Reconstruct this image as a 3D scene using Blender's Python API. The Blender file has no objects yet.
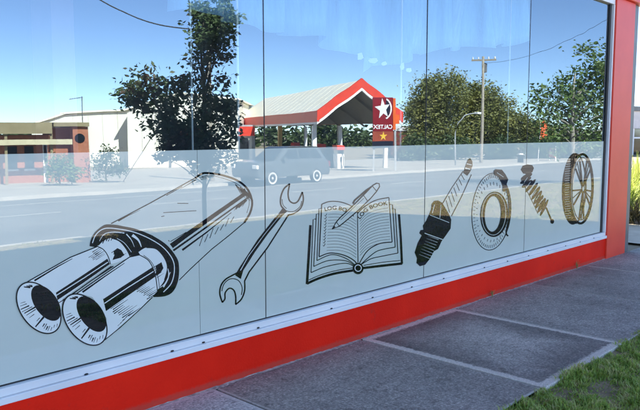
import bpy, bmesh, math, random
import numpy as np
from mathutils import Vector, Matrix
from mathutils.geometry import tessellate_polygon
rnd = random.Random(7)
rng = np.random.default_rng(7)
scene = bpy.context.scene
COL = scene.collection

# ------------------------------------------------------------------ camera
F_PX, PITCH, YAW, EYE, DIST = 697.0, math.radians(5.9), math.radians(43.6), 1.6, 3.467
fw = Vector((math.cos(YAW)*math.cos(PITCH), math.sin(YAW)*math.cos(PITCH), -math.sin(PITCH)))
rt = Vector((math.sin(YAW), -math.cos(YAW), 0))
up = rt.cross(fw)
CAM = Vector((0, -DIST, EYE))
cam_data = bpy.data.cameras.new('camera')
cam_data.sensor_width = 36
cam_data.lens = F_PX/640*36
cam_data.clip_start = 0.05
cam_data.clip_end = 3000
cam = bpy.data.objects.new('camera', cam_data)
cam.location = CAM
cam.rotation_euler = fw.to_track_quat('-Z', 'Y').to_euler()
COL.objects.link(cam)
scene.camera = cam

# ------------------------------------------------------------------ sky, sun, exposure
SUN_EL, SUN_AZ = math.radians(42), math.radians(-13)       # behind the shop, azimuth from +Y towards +X
world = bpy.data.worlds.new('World')
scene.world = world
world.use_nodes = True
wn = world.node_tree.nodes
sky = wn.new('ShaderNodeTexSky')
sky.sky_type = 'NISHITA'
sky.sun_disc = False
sky.sun_elevation = SUN_EL
sky.sun_rotation = SUN_AZ
sky.air_density = 0.5
sky.dust_density = 0.0
sky.ozone_density = 1.0
world.node_tree.links.new(sky.outputs[0], wn['Background'].inputs[0])
wn['Background'].inputs[1].default_value = 0.105
sd = bpy.data.lights.new('sun', 'SUN')
sd.energy = 5.0
sd.angle = math.radians(0.5)
sd.color = (1.0, 0.93, 0.82)
sun = bpy.data.objects.new('sun', sd)
COL.objects.link(sun)
sdir = Vector((math.sin(SUN_AZ)*math.cos(SUN_EL), math.cos(SUN_AZ)*math.cos(SUN_EL), math.sin(SUN_EL)))
sun.rotation_euler = sdir.to_track_quat('Z', 'Y').to_euler()
sun.location = (0, 30, 40)
scene.view_settings.view_transform = 'Standard'
scene.view_settings.look = 'None'
scene.view_settings.exposure = 2.45
scene.view_settings.gamma = 1
scene.cycles.max_bounces = 10
scene.cycles.transparent_max_bounces = 12
scene.cycles.glossy_bounces = 6
scene.cycles.caustics_reflective = False
scene.cycles.caustics_refractive = False


# ------------------------------------------------------------------ helpers
def ray(px, py):
    return fw + rt*((px-320)/F_PX) - up*((py-205)/F_PX)

def wall(px, py):
    """photo point on the window plane y=0 -> (x, z)"""
    d = ray(px, py)
    p = CAM + d*(DIST/d.y)
    return p.x, p.z

def street(px, py, depth):
    """place across the street seen mirrored in the glass, at a real distance"""
    p = CAM + ray(px, py)*depth
    return Vector((p.x, -p.y, p.z))

def zs(Y):
    """ground height of the street at distance Y in front of the shop"""
    pts = [(-900, -.02), (1.55, -.02), (8.85, -.38), (9.0, -.50), (21.3, -.78), (21.5, -.66), (45, -1.2), (900, -1.2)]
    for (a, za), (b, zb) in zip(pts, pts[1:]):
        if a <= Y <= b:
            return za+(zb-za)*(Y-a)/(b-a)
    return -1.2


def tag(o, label=None, cat=None, group=None, kind=None):
    if label: o['label'] = label
    if cat: o['category'] = cat
    if group: o['group'] = group
    if kind: o['kind'] = kind
    return o

def empty(name, loc=(0, 0, 0), rz=0, **k):
    o = bpy.data.objects.new(name, None)
    o.location = loc
    o.rotation_euler = (0, 0, rz)
    o.empty_display_size = 0.2
    COL.objects.link(o)
    return tag(o, **k)

def link_mesh(name, me, mat=None, parent=None, loc=None):
    o = bpy.data.objects.new(name, me)
    if mat and not me.materials: me.materials.append(mat)
    COL.objects.link(o)
    if parent: o.parent = parent
    if loc is not None: o.location = loc
    return o

class MB:
    def __init__(s): s.v = []; s.f = []
    def add(s, vs, fs):
        n = len(s.v)
        s.v += [tuple(v) for v in vs]
        s.f += [tuple(n+i for i in f) for f in fs]
        return s
    def box(s, x0, x1, y0, y1, z0, z1):
        return s.add([(x0,y0,z0),(x1,y0,z0),(x1,y1,z0),(x0,y1,z0),(x0,y0,z1),(x1,y0,z1),(x1,y1,z1),(x0,y1,z1)],
                     [(0,3,2,1),(4,5,6,7),(0,1,5,4),(1,2,6,5),(2,3,7,6),(3,0,4,7)])
    def tube(s, pts, r, n=8, cap=True):
        pts = [Vector(p) for p in pts]
        rs = r if isinstance(r, (list, tuple)) else [r]*len(pts)
        base = len(s.v); ref = Vector((0.31, 0.17, 0.93))
        for i, p in enumerate(pts):
            t = (pts[min(i+1, len(pts)-1)]-pts[max(i-1, 0)]).normalized()
            a = t.cross(ref)
            if a.length < 1e-3: a = t.cross(Vector((1, 0, 0)))
            a.normalize(); b = t.cross(a)
            for k in range(n):
                q = 2*math.pi*k/n
                s.v.append(tuple(p+a*(rs[i]*math.cos(q))+b*(rs[i]*math.sin(q))))
        for i in range(len(pts)-1):
            for k in range(n):
                k2 = (k+1) % n
                s.f.append((base+i*n+k, base+i*n+k2, base+(i+1)*n+k2, base+(i+1)*n+k))
        if cap:
            s.f.append(tuple(base+k for k in range(n))[::-1])
            s.f.append(tuple(base+(len(pts)-1)*n+k for k in range(n)))
        return s
    def prism(s, poly, axis, a0, a1):
        """extrude a 2-D outline (convex or not) along an axis 0/1/2"""
        def P(u, w, a):
            l = [u, w]; l.insert(axis, a); return tuple(l)
        n = len(poly)
        vs = [P(u, w, a0) for u, w in poly]+[P(u, w, a1) for u, w in poly]
        fs = [tuple(range(n))[::-1], tuple(range(n, 2*n))]
        fs += [(i, (i+1) % n, n+(i+1) % n, n+i) for i in range(n)]
        return s.add(vs, fs)
    def lathe(s, prof, n=16, axis=2, c=(0, 0, 0)):
        base = len(s.v)
        for r, h in prof:
            for k in range(n):
                q = 2*math.pi*k/n
                u, w = r*math.cos(q), r*math.sin(q)
                l = [u, w]; l.insert(axis, h)
                s.v.append((l[0]+c[0], l[1]+c[1], l[2]+c[2]))
        m = len(prof)
        for i in range(m-1):
            for k in range(n):
                k2 = (k+1) % n
                s.f.append((base+i*n+k, base+i*n+k2, base+(i+1)*n+k2, base+(i+1)*n+k))
        s.f.append(tuple(base+k for k in range(n))[::-1])
        s.f.append(tuple(base+(m-1)*n+k for k in range(n)))
        return s
    def build(s, name, mat, parent=None, bevel=0, smooth=False, fix=True, loc=None):
        me = bpy.data.meshes.new(name)
        me.from_pydata(s.v, [], s.f)
        if fix:
            bm = bmesh.new(); bm.from_mesh(me)
            bmesh.ops.recalc_face_normals(bm, faces=bm.faces)
            bm.to_mesh(me); bm.free()
        if smooth:
            for p in me.polygons: p.use_smooth = True
        o = link_mesh(name, me, mat, parent, loc)
        if bevel:
            m = o.modifiers.new('bevel', 'BEVEL'); m.width = bevel; m.segments = 2; m.limit_method = 'ANGLE'
        return o

def bx(name, mat, parent, *b, bevel=0):
    return MB().box(*b).build(name, mat, parent, bevel)

def text_mesh(txt, size=1.0, bold=.022):
    cu = bpy.data.curves.new('t', 'FONT'); cu.body = txt; cu.size = size; cu.align_x = 'CENTER'; cu.resolution_u = 3; cu.offset = bold*size
    ob = bpy.data.objects.new('t', cu); COL.objects.link(ob)
    me = bpy.data.meshes.new_from_object(ob.evaluated_get(bpy.context.evaluated_depsgraph_get()))
    v = [(p.co.x, p.co.y) for p in me.vertices]; f = [tuple(p.vertices) for p in me.polygons]
    bpy.data.objects.remove(ob); bpy.data.meshes.remove(me); bpy.data.curves.remove(cu)
    return v, f


# ------------------------------------------------------------------ materials
def new_mat(name):
    m = bpy.data.materials.new(name); m.use_nodes = True
    nt = m.node_tree
    return m, nt, nt.nodes['Principled BSDF']

def coords(nt, kind='Object'):
    return nt.nodes.new('ShaderNodeTexCoord').outputs[kind]

def noise(nt, vec, scale, detail=4, rough=.55):
    n = nt.nodes.new('ShaderNodeTexNoise')
    n.inputs['Scale'].default_value = scale; n.inputs['Detail'].default_value = detail; n.inputs['Roughness'].default_value = rough
    nt.links.new(vec, n.inputs['Vector'])
    return n.outputs['Fac']

def ramp(nt, fac, stops):
    r = nt.nodes.new('ShaderNodeValToRGB')
    els = r.color_ramp.elements
    while len(els) < len(stops): els.new(0.5)
    for e, (p, c) in zip(els, stops):
        e.position = p; e.color = (*c, 1) if len(c) == 3 else c
    nt.links.new(fac, r.inputs[0])
    return r.outputs[0]

def mixc(nt, fac, a, b, mode='MIX'):
    m = nt.nodes.new('ShaderNodeMix'); m.data_type = 'RGBA'; m.blend_type = mode
    for sock, v in ((m.inputs[0], fac), (m.inputs[6], a), (m.inputs[7], b)):
        if isinstance(v, (int, float)): sock.default_value = v
        elif isinstance(v, tuple): sock.default_value = (*v, 1)
        else: nt.links.new(v, sock)
    return m.outputs[2]

def bump(nt, bsdf, h, strength, dist=.01):
    b = nt.nodes.new('ShaderNodeBump'); b.inputs['Strength'].default_value = strength; b.inputs['Distance'].default_value = dist
    nt.links.new(h, b.inputs['Height']); nt.links.new(b.outputs[0], bsdf.inputs['Normal'])

def mat(name, c, rough=.6, c2=None, scale=3, bs=0, bscale=40, metal=0, spec=.5, bdist=.01, detail=5):
    m, nt, b = new_mat(name)
    b.inputs['Roughness'].default_value = rough; b.inputs['Metallic'].default_value = metal
    b.inputs['Specular IOR Level'].default_value = spec
    co = coords(nt)
    if c2:
        nt.links.new(ramp(nt, noise(nt, co, scale, detail), [(.32, c), (.68, c2)]), b.inputs['Base Color'])
    else:
        k = tuple(min(1, x*1.12) for x in c); d = tuple(x*.88 for x in c)
        nt.links.new(ramp(nt, noise(nt, co, scale, detail), [(.3, d), (.7, k)]), b.inputs['Base Color'])
    if bs: bump(nt, b, noise(nt, co, bscale, 6), bs, bdist)
    return m

def leaf_mat(name, c1, c2, c3, scale, trans=.25):
    m, nt, b = new_mat(name)
    co = coords(nt)
    col = ramp(nt, noise(nt, co, scale, 3), [(.3, c1), (.5, c2), (.72, c3)])
    nt.links.new(col, b.inputs['Base Color']); b.inputs['Roughness'].default_value = .55
    t = nt.nodes.new('ShaderNodeBsdfTranslucent'); nt.links.new(col, t.inputs[0])
    mx = nt.nodes.new('ShaderNodeMixShader'); mx.inputs[0].default_value = trans
    nt.links.new(b.outputs[0], mx.inputs[1]); nt.links.new(t.outputs[0], mx.inputs[2])
    nt.links.new(mx.outputs[0], nt.nodes['Material Output'].inputs[0])
    return m

def coated(name, base, gloss, gcol=(1, 1, 1), wave=.0, colour_socket=None, trans=False, seed=0.0, film=False):
    """glass or vinyl: a share of sharp mirror reflection over a clear or a matt layer"""
    m, nt, b = new_mat(name); nt.nodes.remove(b)
    co = coords(nt)
    g = nt.nodes.new('ShaderNodeBsdfGlossy'); g.inputs['Roughness'].default_value = .0; g.inputs['Color'].default_value = (*gcol, 1)
    if film: g.inputs['Roughness'].default_value = .006
    if wave:
        bp = nt.nodes.new('ShaderNodeBump'); bp.inputs['Strength'].default_value = 1; bp.inputs['Distance'].default_value = wave
        mp = nt.nodes.new('ShaderNodeMapping'); mp.inputs['Scale'].default_value = (1.1, 1, .55); mp.inputs['Location'].default_value = (seed, 0, seed*.7)
        nt.links.new(co, mp.inputs[0])
        nt.links.new(noise(nt, mp.outputs[0], 1.5, 1.5, .4), bp.inputs['Height'])
        nt.links.new(bp.outputs[0], g.inputs['Normal'])
    if trans:
        d = nt.nodes.new('ShaderNodeBsdfTransparent'); d.inputs[0].default_value = (*base, 1)
    else:
        d = nt.nodes.new('ShaderNodeBsdfDiffuse')
        if film:
            streak = noise(nt, co, 2.2, 5)
            nt.links.new(ramp(nt, streak, [(.3, tuple(x*.93 for x in base)), (.7, base)]), d.inputs[0])
        else:
            d.inputs[0].default_value = (*base, 1)
    mx = nt.nodes.new('ShaderNodeMixShader'); mx.inputs[0].default_value = gloss
    nt.links.new(d.outputs[0], mx.inputs[1]); nt.links.new(g.outputs[0], mx.inputs[2])
    out = mx.outputs[0]
    if trans and gloss:
        mp2 = nt.nodes.new('ShaderNodeMapping'); mp2.inputs['Scale'].default_value = (2.6, 1, .55); nt.links.new(co, mp2.inputs[0])
        dust = ramp(nt, noise(nt, mp2.outputs[0], 2.4, 8, .7), [(.42, (.0, .0, .0)), (.80, (.05, .05, .05))])
        df = nt.nodes.new('ShaderNodeBsdfDiffuse'); df.inputs[0].default_value = (.55, .60, .64, 1)
        m2 = nt.nodes.new('ShaderNodeMixShader'); nt.links.new(dust, m2.inputs[0]); nt.links.new(out, m2.inputs[1]); nt.links.new(df.outputs[0], m2.inputs[2])
        out = m2.outputs[0]
    nt.links.new(out, nt.nodes['Material Output'].inputs[0])
    return m

M = {}
M['glass'] = coated('reflective_glass', (.80, .86, .88), .25, (.74, .89, 1.0), .0011, trans=True)
M['glass_back'] = coated('glass_back', (.92, .96, .95), 0.0, trans=True)
M['film'] = coated('frosted_vinyl', (.62, .675, .60), .165, (1, .98, .94), .0011, film=True)
M['film_pale'] = coated('pale_vinyl', (.82, .85, .80), .165, (1, .98, .94), .0011, film=True)
M['ink'] = coated('black_vinyl', (.006, .007, .010), .13, (1, .98, .94), .0011)
M['red'] = mat('red_render', (.62, .005, .004), .5, (.74, .010, .007), 1.6, .25, 90, bdist=.006, spec=.2)
def red_wall():
    m, nt, b = new_mat('red_render')
    co = coords(nt); sx = nt.nodes.new('ShaderNodeSeparateXYZ'); nt.links.new(co, sx.inputs[0])
    base = ramp(nt, noise(nt, co, 1.6, 6), [(.3, (.74, .012, .003)), (.7, (.90, .020, .005))])
    n1 = noise(nt, co, 45, 8, .8)
    mu = nt.nodes.new('ShaderNodeMath'); mu.operation = 'MULTIPLY_ADD'; nt.links.new(n1, mu.inputs[0]); mu.inputs[1].default_value = -.06; nt.links.new(sx.outputs[2], mu.inputs[2])
    dirt = ramp(nt, mu.outputs[0], [(0, (.4, .4, .4)), (.02, (0, 0, 0))])
    base = mixc(nt, dirt, base, (.26, .10, .07))
    sc = ramp(nt, noise(nt, co, 7, 8, .75), [(.60, (0, 0, 0)), (.68, (.5, .5, .5))])
    base = mixc(nt, sc, base, (.42, .030, .022))
    nt.links.new(base, b.inputs['Base Color'])
    b.inputs['Roughness'].default_value = .6; b.inputs['Specular IOR Level'].default_value = .12
    bump(nt, b, noise(nt, co, 90, 6), .3, .006)
    return m
M['red'] = red_wall()
M['red_gloss'] = mat('red_paint', (.74, .042, .016), .45, (.82, .056, .022), 2.5, .06, 60, bdist=.003)
M['white_alu'] = mat('white_aluminium', (.82, .81, .80), .35, (.72, .715, .71), 2.0, .05, 30, bdist=.003)
M['grey_metal'] = mat('grey_metal', (.105, .105, .105), .45, (.15, .15, .15), 3)
M['black'] = mat('black_rubber', (.012, .012, .013), .5)
M['dark_room'] = mat('dark_room', (.035, .035, .04), .8)
M['room_floor'] = mat('room_floor', (.09, .085, .08), .6)
M['pink_column'] = mat('pink_column', (.30, .17, .18), .7)
M['render_grey'] = mat('grey_render', (.35, .34, .32), .8, bs=.2)
M['roof_steel'] = mat('roof_steel', (.38, .39, .40), .4)

# ------------------------------------------------------------------ setting: ground, verge, road
def strip(name, m, x0, x1, prof, nx=1, kind='structure', wob=0):
    mb = MB()
    xs = [x0+(x1-x0)*i/nx for i in range(nx+1)]
    for x in xs:
        for (Y, z) in prof:
            mb.v.append((x, -Y, z+(rnd.uniform(-wob, wob) if wob else 0)))
    n = len(prof)
    for i in range(nx):
        for j in range(n-1):
            a = i*n+j
            mb.f.append((a, a+1, a+n+1, a+n))
    me = bpy.data.meshes.new(name); me.from_pydata(mb.v, [], mb.f)
    bm = bmesh.new(); bm.from_mesh(me); bmesh.ops.recalc_face_normals(bm, faces=bm.faces)
    if sum(f.normal.z for f in bm.faces) < 0:
        bmesh.ops.reverse_faces(bm, faces=bm.faces)
    bm.to_mesh(me); bm.free()
    o = link_mesh(name, me, m)
    if kind: o['kind'] = kind
    return o

M['soil'] = mat('dry_soil', (.20, .16, .10), .95, (.30, .25, .16), .8, .4, 12, bdist=.03)
M['sand'] = mat('sandy_soil', (.46, .40, .29), .95, (.58, .52, .40), 3, .5, 60, bdist=.01)
M['verge'] = mat('verge_soil', (.16, .125, .07), .95, (.34, .28, .16), 9, .6, 40, bdist=.02)
M['asphalt'] = mat('asphalt', (.13, .128, .124), .75, (.19, .187, .18), .5, .3, 120, bdist=.004)
M['concrete'] = mat('concrete', (.33, .31, .27), .8, (.42, .40, .35), .7, .2, 50, bdist=.004)
M['kerb'] = mat('kerb_concrete', (.36, .35, .32), .8, (.45, .43, .39), 2, .2, 50, bdist=.004)
M['line'] = mat('road_paint', (.42, .42, .40), .6, (.20, .20, .19), 9)

strip('ground', M['soil'], -500, 700, [(-700, -.06), (1.5, -.06), (8.85, -.43), (9.0, -.57), (21.3, -.85), (21.5, -.73), (45, -1.26), (900, -1.26)])
strip('grass_verge', M['verge'], -60, 140, [(1.45, -.025)]+[(1.55+.73*i, -.02-.036*i) for i in range(11)], 160, wob=.008)
strip('road', M['asphalt'], -200, 300, [(9.0, -.50), (15.1, -.60), (21.3, -.78)])
strip('forecourt_paving', M['concrete'], -60, 160, [(21.5, -.655), (24, -.71), (45, -1.196)])
strip('garden_bed', M['sand'], 10.62, 30, [(-9, -.012), (-4, -.014), (-.0, -.016)], 20, wob=.01)
for nm, y0, y1, zt, zb in (('kerb', 8.86, 9.0, -.375, -.62), ('kerb', 21.3, 21.49, -.65, -.9)):
    k = MB()
    for i in range(-12, 30):
        k.box(i*4+.004, i*4+3.996, -y1, -y0, zb, zt)
    tag(k.build(nm, M['kerb']), kind='structure')
mk = MB()
for i in range(-6, 22):
    mk.box(i*6, i*6+3, -15.16, -15.04, -.60, -.594)
mk.box(-60, 140, -19.0, -18.9, -.716, -.704)
tag(mk.build('road_marking', M['line']), kind='structure')

# footpath slabs along the shop
def slab_mat(name, dark, light, edge, border, seed):
    m, nt, b = new_mat(name)
    co = coords(nt); ge = coords(nt, 'Generated')
    mp = nt.nodes.new('ShaderNodeMapping'); mp.inputs['Location'].default_value = (seed, seed*1.7, 0); nt.links.new(co, mp.inputs[0])
    big = noise(nt, mp.outputs[0], 1.6, 7, .66)
    base = ramp(nt, big, [(.3, dark), (.72, light)])
    fine = noise(nt, mp.outputs[0], 62, 4, .8)
    grit = ramp(nt, fine, [(.36, (.50, .50, .50)), (.5, (.92, .92, .92)), (.60, (1.25, 1.25, 1.25)), (.66, (1.9, 1.9, 1.9))])
    base = mixc(nt, 1.0, base, grit, 'MULTIPLY')
    mid = noise(nt, mp.outputs[0], 22, 4, .7)
    base = mixc(nt, 1.0, base, ramp(nt, mid, [(.35, (.8, .8, .82)), (.65, (1.2, 1.2, 1.2))]), 'MULTIPLY')
    stain = noise(nt, mp.outputs[0], 5.5, 7, .72)
    base = mixc(nt, 1.0, base, ramp(nt, stain, [(.30, (.62, .61, .60)), (.46, (1, 1, 1)), (.62, (1, 1, 1)), (.76, (1.35, 1.33, 1.28))]), 'MULTIPLY')
    sx = nt.nodes.new('ShaderNodeSeparateXYZ'); nt.links.new(ge, sx.inputs[0])
    def mth(op, a, c=None):
        n = nt.nodes.new('ShaderNodeMath'); n.operation = op
        for s_, v in zip(n.inputs, (a, c)):
            if v is None: continue
            if isinstance(v, (int, float)): s_.default_value = v
            else: nt.links.new(v, s_)
        return n.outputs[0]
    ex = mth('MINIMUM', sx.outputs[0], mth('SUBTRACT', 1.0, sx.outputs[0]))
    ey = mth('MINIMUM', sx.outputs[1], mth('SUBTRACT', 1.0, sx.outputs[1]))
    e = mth('MINIMUM', ex, ey)
    e = mth('ADD', e, mth('MULTIPLY', mth('SUBTRACT', noise(nt, co, 26, 6, .75), .5), border*1.5))
    if border > .04:      # worn pale middle, darker grime towards the trowelled edge
        worn = ramp(nt, mth('ADD', e, mth('MULTIPLY', mth('SUBTRACT', noise(nt, co, 6, 6, .7), .5), .30)), [(.10, (.62, .61, .62)), (.34, (1.35, 1.35, 1.36))])
        base = mixc(nt, 1.0, base, worn, 'MULTIPLY')
    fac = ramp(nt, e, [(border*.70, (1, 1, 1)), (border*1.0, (0, 0, 0))])
    base = mixc(nt, fac, base, mixc(nt, 1.0, edge, mixc(nt, .55, grit, (1.0, 1.0, 1.0)), 'MULTIPLY'))
    nt.links.new(base, b.inputs['Base Color'])
    b.inputs['Roughness'].default_value = .72
    bump(nt, b, mixc(nt, .5, fine, big), .55, .006)
    return m
M['slab_border'] = slab_mat('slab_pale_border', (.22, .198, .166), (.42, .380, .322), (.64, .58, .49), .050, 3.1)
M['slab_dark'] = slab_mat('slab_dark', (.17, .154, .130), (.36, .328, .280), (.38, .345, .295), .010, 11.7)
M['slab_mid'] = slab_mat('slab_mid', (.20, .182, .155), (.41, .374, .320), (.46, .42, .357), .010, 23.3)
M['slab_light'] = slab_mat('slab_light', (.42, .395, .36), (.58, .55, .50), (.58, .55, .50), .03, 37.9)
path = empty('footpath', kind='structure')
xj = [-6.0, -4.4, -3.0, -1.6, -.2, 1.22, 2.62, 4.06, 5.38, 6.83, 8.25, 9.68, 11.1, 12.5, 13.9, 15.3, 16.7, 18.1, 19.5, 20.9, 22.3, 23.7, 25.1]
for i, (a, b) in enumerate(zip(xj, xj[1:])):
    mm = M['slab_border'] if a == 4.06 else M['slab_light'] if a in (1.22, -.2) else (M['slab_dark'] if i % 2 else M['slab_mid'])
    g = .009
    o = MB().box(a+g, b-g, -1.55-(0.01 if i % 3 else -.015), -.047, -.07, rnd.uniform(-.004, .003)).build('paving_slab', mm, path, bevel=.006)
jf = bx('joint_filler', mat('joint_grit', (.045, .042, .036), .95), path, -5.9, 25, -1.535, -.05, -.055, -.011)
# pale mortar fillet at the foot of the wall
mb = MB(); x = -6.0
prev = None
while x < 9.5:
    w = .008+.022*abs(math.sin(x*3.1)+math.sin(x*7.7)*.6)*rnd.uniform(.5, 1.2)
    h = .001+.005*rnd.random()
    cur = [(x, -.040, .0), (x, -.040-w, .0005), (x, -.040, h)]
    if prev:
        n = len(mb.v); mb.v += prev+cur
        mb.f += [(n+1, n+4, n+5, n+2)]
    prev = cur; x += .03
tag(mb.build('mortar_fillet', mat('pale_mortar', (.26, .235, .20), .9, (.58, .53, .46), 30, .5, 60), path, fix=False))

# ------------------------------------------------------------------ the shop
shop = empty('shop_building', (0, 0, 0), label='red shopfront building with long reflective window and grey corner trim', cat='building')
bx('plinth', M['red'], shop, -7, 8.874, -.04, .18, -.3, .265)
pil = bx('pillar', M['red_gloss'], shop, 8.876, 9.50, -.060, .06, -.3, 3.262, bevel=.004)
bx('interior_side_wall', M['dark_room'], shop, 8.96, 9.29, .064, 2.49, .06, 3.88)
bx('corner_trim', M['grey_metal'], shop, 9.525, 9.70, -.03, .12, -.3, 3.55, bevel=.006)
bx('black_strip', M['black'], shop, 9.50, 9.524, -.02, .12, -.3, 3.26)  # solid black strip between pillar and corner trim
bx('fascia_beam', M['red_gloss'], shop, -7, 9.80, -.11, .25, 3.265, 4.9, bevel=.006)
bx('parapet_cap', M['roof_steel'], shop, -7.05, 9.85, -.14, .30, 4.903, 4.96)
bx('side_wall', M['render_grey'], shop, 9.30, 9.498, .064, 2.6, -.3, 4.8)
bx('left_wall', M['render_grey'], shop, -7.2, -7.0, 0, 2.6, -.3, 4.8)
bx('front_roof', M['roof_steel'], shop, -7.0, 9.29, .26, 2.6, 4.5, 4.6)
bx('unseen_shade_block', M['render_grey'], shop, -14, 10.3, 2.604, 22, -.3, 9.4)  # unseen mass added behind the shop, sized for its shadow on the street
bx('unseen_shade_block_roof', M['roof_steel'], shop, -14.2, 10.32, 2.5, 22.2, 9.404, 9.55)  # top of the added mass, also out of view
bx('interior_floor', M['room_floor'], shop, -7, 9.29, .19, 2.6, -.1, .05)
bx('interior_back_wall', M['dark_room'], shop, -6.99, 9.28, 2.50, 2.60, .06, 4.4)
bx('interior_ceiling', M['dark_room'], shop, -6.99, 9.28, .26, 2.49, 3.9, 4.0)
bx('interior_column', M['pink_column'], shop, 2.20, 2.36, 1.1, 1.4, .06, 3.88)

ZS0, ZS1, ZH = .267, .345, 3.17
frame = MB()
frame.box(-7, 8.874, -.058, .05, ZS0, .302)
frame.box(-7, 8.872, -.040, .05, .3025, ZS1)
frame.box(-7, 8.872, -.040, .05, ZH, 3.262)
frame.box(8.835, 8.872, -.042, .05, ZS1+.0005, ZH-.0005)
fr = frame.build('window_frame', M['white_alu'], shop, bevel=.004)
tag(fr, label='white aluminium window frame with screw-holed sill')
bx('gasket', M['black'], fr, 8.785, 8.833, -.012, .05, ZS1+.002, ZH-.002)
bx('gasket', M['black'], fr, -7, 8.784, -.006, .05, ZS1+.0005, ZS1+.006)
screw = MB().lathe([(.0075, -.0425), (.0075, -.0395)], 10, axis=1)
sm = None
for i, xx in enumerate([-.9, -.2, .6, 1.19, 1.77, 2.32, 2.55, 3.0, 3.72, 4.2, 4.72, 5.2, 5.9, 6.35, 6.8, 7.25, 7.7, 8.1, 8.5]):
    if sm is None:
        o = screw.build('weep_hole', M['black'], fr); sm = o.data
    else:
        o = link_mesh('weep_hole', sm, None, fr)
    o.location = (xx, -.0008, .306+rnd.uniform(0, .004)); o.scale = (1.6, 1, .7)

TILT = {-7: 0, -4.255: 0, -2.415: 0, -.575: .0004, 1.265: -.0006, 3.105: .0007, 4.947: -.0003, 6.765: .0006}
def tilt(o, a):
    b = joints[joints.index(a)+1]; c = (a+b)/2
    o.data.transform(Matrix.Translation((-c, 0, 0))); o.location = (c, 0, 0); o.rotation_euler = (0, 0, TILT[a])
joints = [-7, -4.255, -2.415, -.575, 1.265, 3.105, 4.947, 6.765, 8.785]
for a, b in zip(joints, joints[1:]):
    me = bpy.data.meshes.new('glass_pane')
    mb = MB().box(a+.003, b-.003, 0, .010, ZS1+.004, ZH-.001)
    me.from_pydata(mb.v, [], mb.f)
    me.materials.append(M['glass']); me.materials.append(M['glass_back'])
    for p in me.polygons:
        p.material_index = 0 if p.normal.y < -.9 else 1
    o = link_mesh('glass_pane', me, None, fr); tilt(o, a)
    if a > -7:
        bx('silicone_joint', M['black'], fr, a-.003, a+.003, -.0025, .008, ZS1+.005, ZH-.002)
# frosted vinyl along the lower half of the panes
FT = 1.497
for a, b in zip([-7, -4.255, -2.415, -.575, 1.265, 2.557, 3.105, 4.947, 6.765], [-4.255, -2.415, -.575, 1.265, 2.557, 3.105, 4.947, 6.765, 8.785]):
    r0 = .004 if a != 2.557 else .0012; r1 = .004 if b != 2.557 else .0012
    me = bpy.data.meshes.new('frosted_film')
    me.from_pydata([(a+r0, -.0016, ZS1+.007), (b-r1, -.0016, ZS1+.007), (b-r1, -.0016, FT), (a+r0, -.0016, FT)], [], [(0, 1, 2, 3)])
    o = link_mesh('frosted_film', me, M['film'], fr); tilt(o, 1.265 if a == 2.557 else a)
# slim white strips added behind the glass, imitating bright reflected lines
for xx, yy, w in ((2.60, .10, .006), (3.00, .14, .012), (4.78, .14, .010), (6.62, .14, .006)):
    bx('reflection_strip', M['white_alu'], shop, xx, xx+w, yy, yy+.01, 1.4, 3.5)

# ------------------------------------------------------------------ drawings on the vinyl
class Ink:
    def __init__(s, S, ox, oy):
        s.S, s.ox, s.oy = S, ox, oy
        s.layers = {'ink': MB(), 'film_pale': MB(), 'film': MB()}
        s.k = 0
    def P(s, p):
        x, z = wall(s.ox+p[0]/s.S, s.oy+p[1]/s.S)
        return (x, -.0030-s.k*2.2e-5, z)
    def poly(s, pts, m='ink'):
        s.k += 1
        mb = s.layers[m]; vs = [s.P(p) for p in pts]
        tris = tessellate_polygon([[Vector((v[0], v[2], 0)) for v in vs]])
        fs = []
        for t in tris:
            a, b, c = (vs[i] for i in t)
            cr = (b[0]-a[0])*(c[2]-a[2])-(b[2]-a[2])*(c[0]-a[0])
            fs.append(t if cr > 0 else t[::-1])
        mb.add(vs, fs)
    def line(s, pts, w=1.0, m='ink', taper=None, closed=False):
        s.k += 1
        w = w*s.S*.5
        pts = [Vector((p[0], p[1])) for p in pts]
        n = len(pts); L = []; R = []
        for i in range(n):
            a = pts[i-1] if (i or closed) else pts[0]
            b = pts[(i+1) % n] if (i < n-1 or closed) else pts[-1]
            t = (b-a)
            if t.length < 1e-6: t = Vector((1, 0))
            t.normalize(); nn = Vector((-t.y, t.x))
            ww = w
            if taper: ww = w*(taper[0]+(taper[1]-taper[0])*i/max(1, n-1))
            L.append(pts[i]+nn*ww); R.append(pts[i]-nn*ww)
        mb = s.layers[m]; base = len(mb.v)
        mb.v += [s.P(p) for p in L]+[s.P(p) for p in R]
        for i in range(n if closed else n-1):
            j = (i+1) % n
            mb.f.append((base+i, base+j, base+n+j, base+n+i))
    def build(s, name, label):
        root = None
        for m, mb in s.layers.items():
            if not mb.v: continue
            me = bpy.data.meshes.new(name); me.from_pydata(mb.v, [], mb.f)
            if root is None:
                me.name = name
                root = link_mesh(name, me, M[m], fr); root['label'] = label
                root_me = me
            else:
                # second and third vinyl colour of the same sticker live in the same mesh
                n0 = len(root.data.vertices)
                bm = bmesh.new(); bm.from_mesh(root.data)
                vs = [bm.verts.new(v) for v in mb.v]
                idx = len(root.data.materials); root.data.materials.append(M[m])
                for f in mb.f:
                    try:
                        fc = bm.faces.new([vs[i] for i in f]); fc.material_index = idx
                    except ValueError: pass
                bm.to_mesh(root.data); bm.free()
        # every face towards the street
        bm = bmesh.new(); bm.from_mesh(root.data); bm.normal_update()
        bmesh.ops.reverse_faces(bm, faces=[f for f in bm.faces if f.normal.y > 0])
        bm.to_mesh(root.data); bm.free()
        return root

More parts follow.
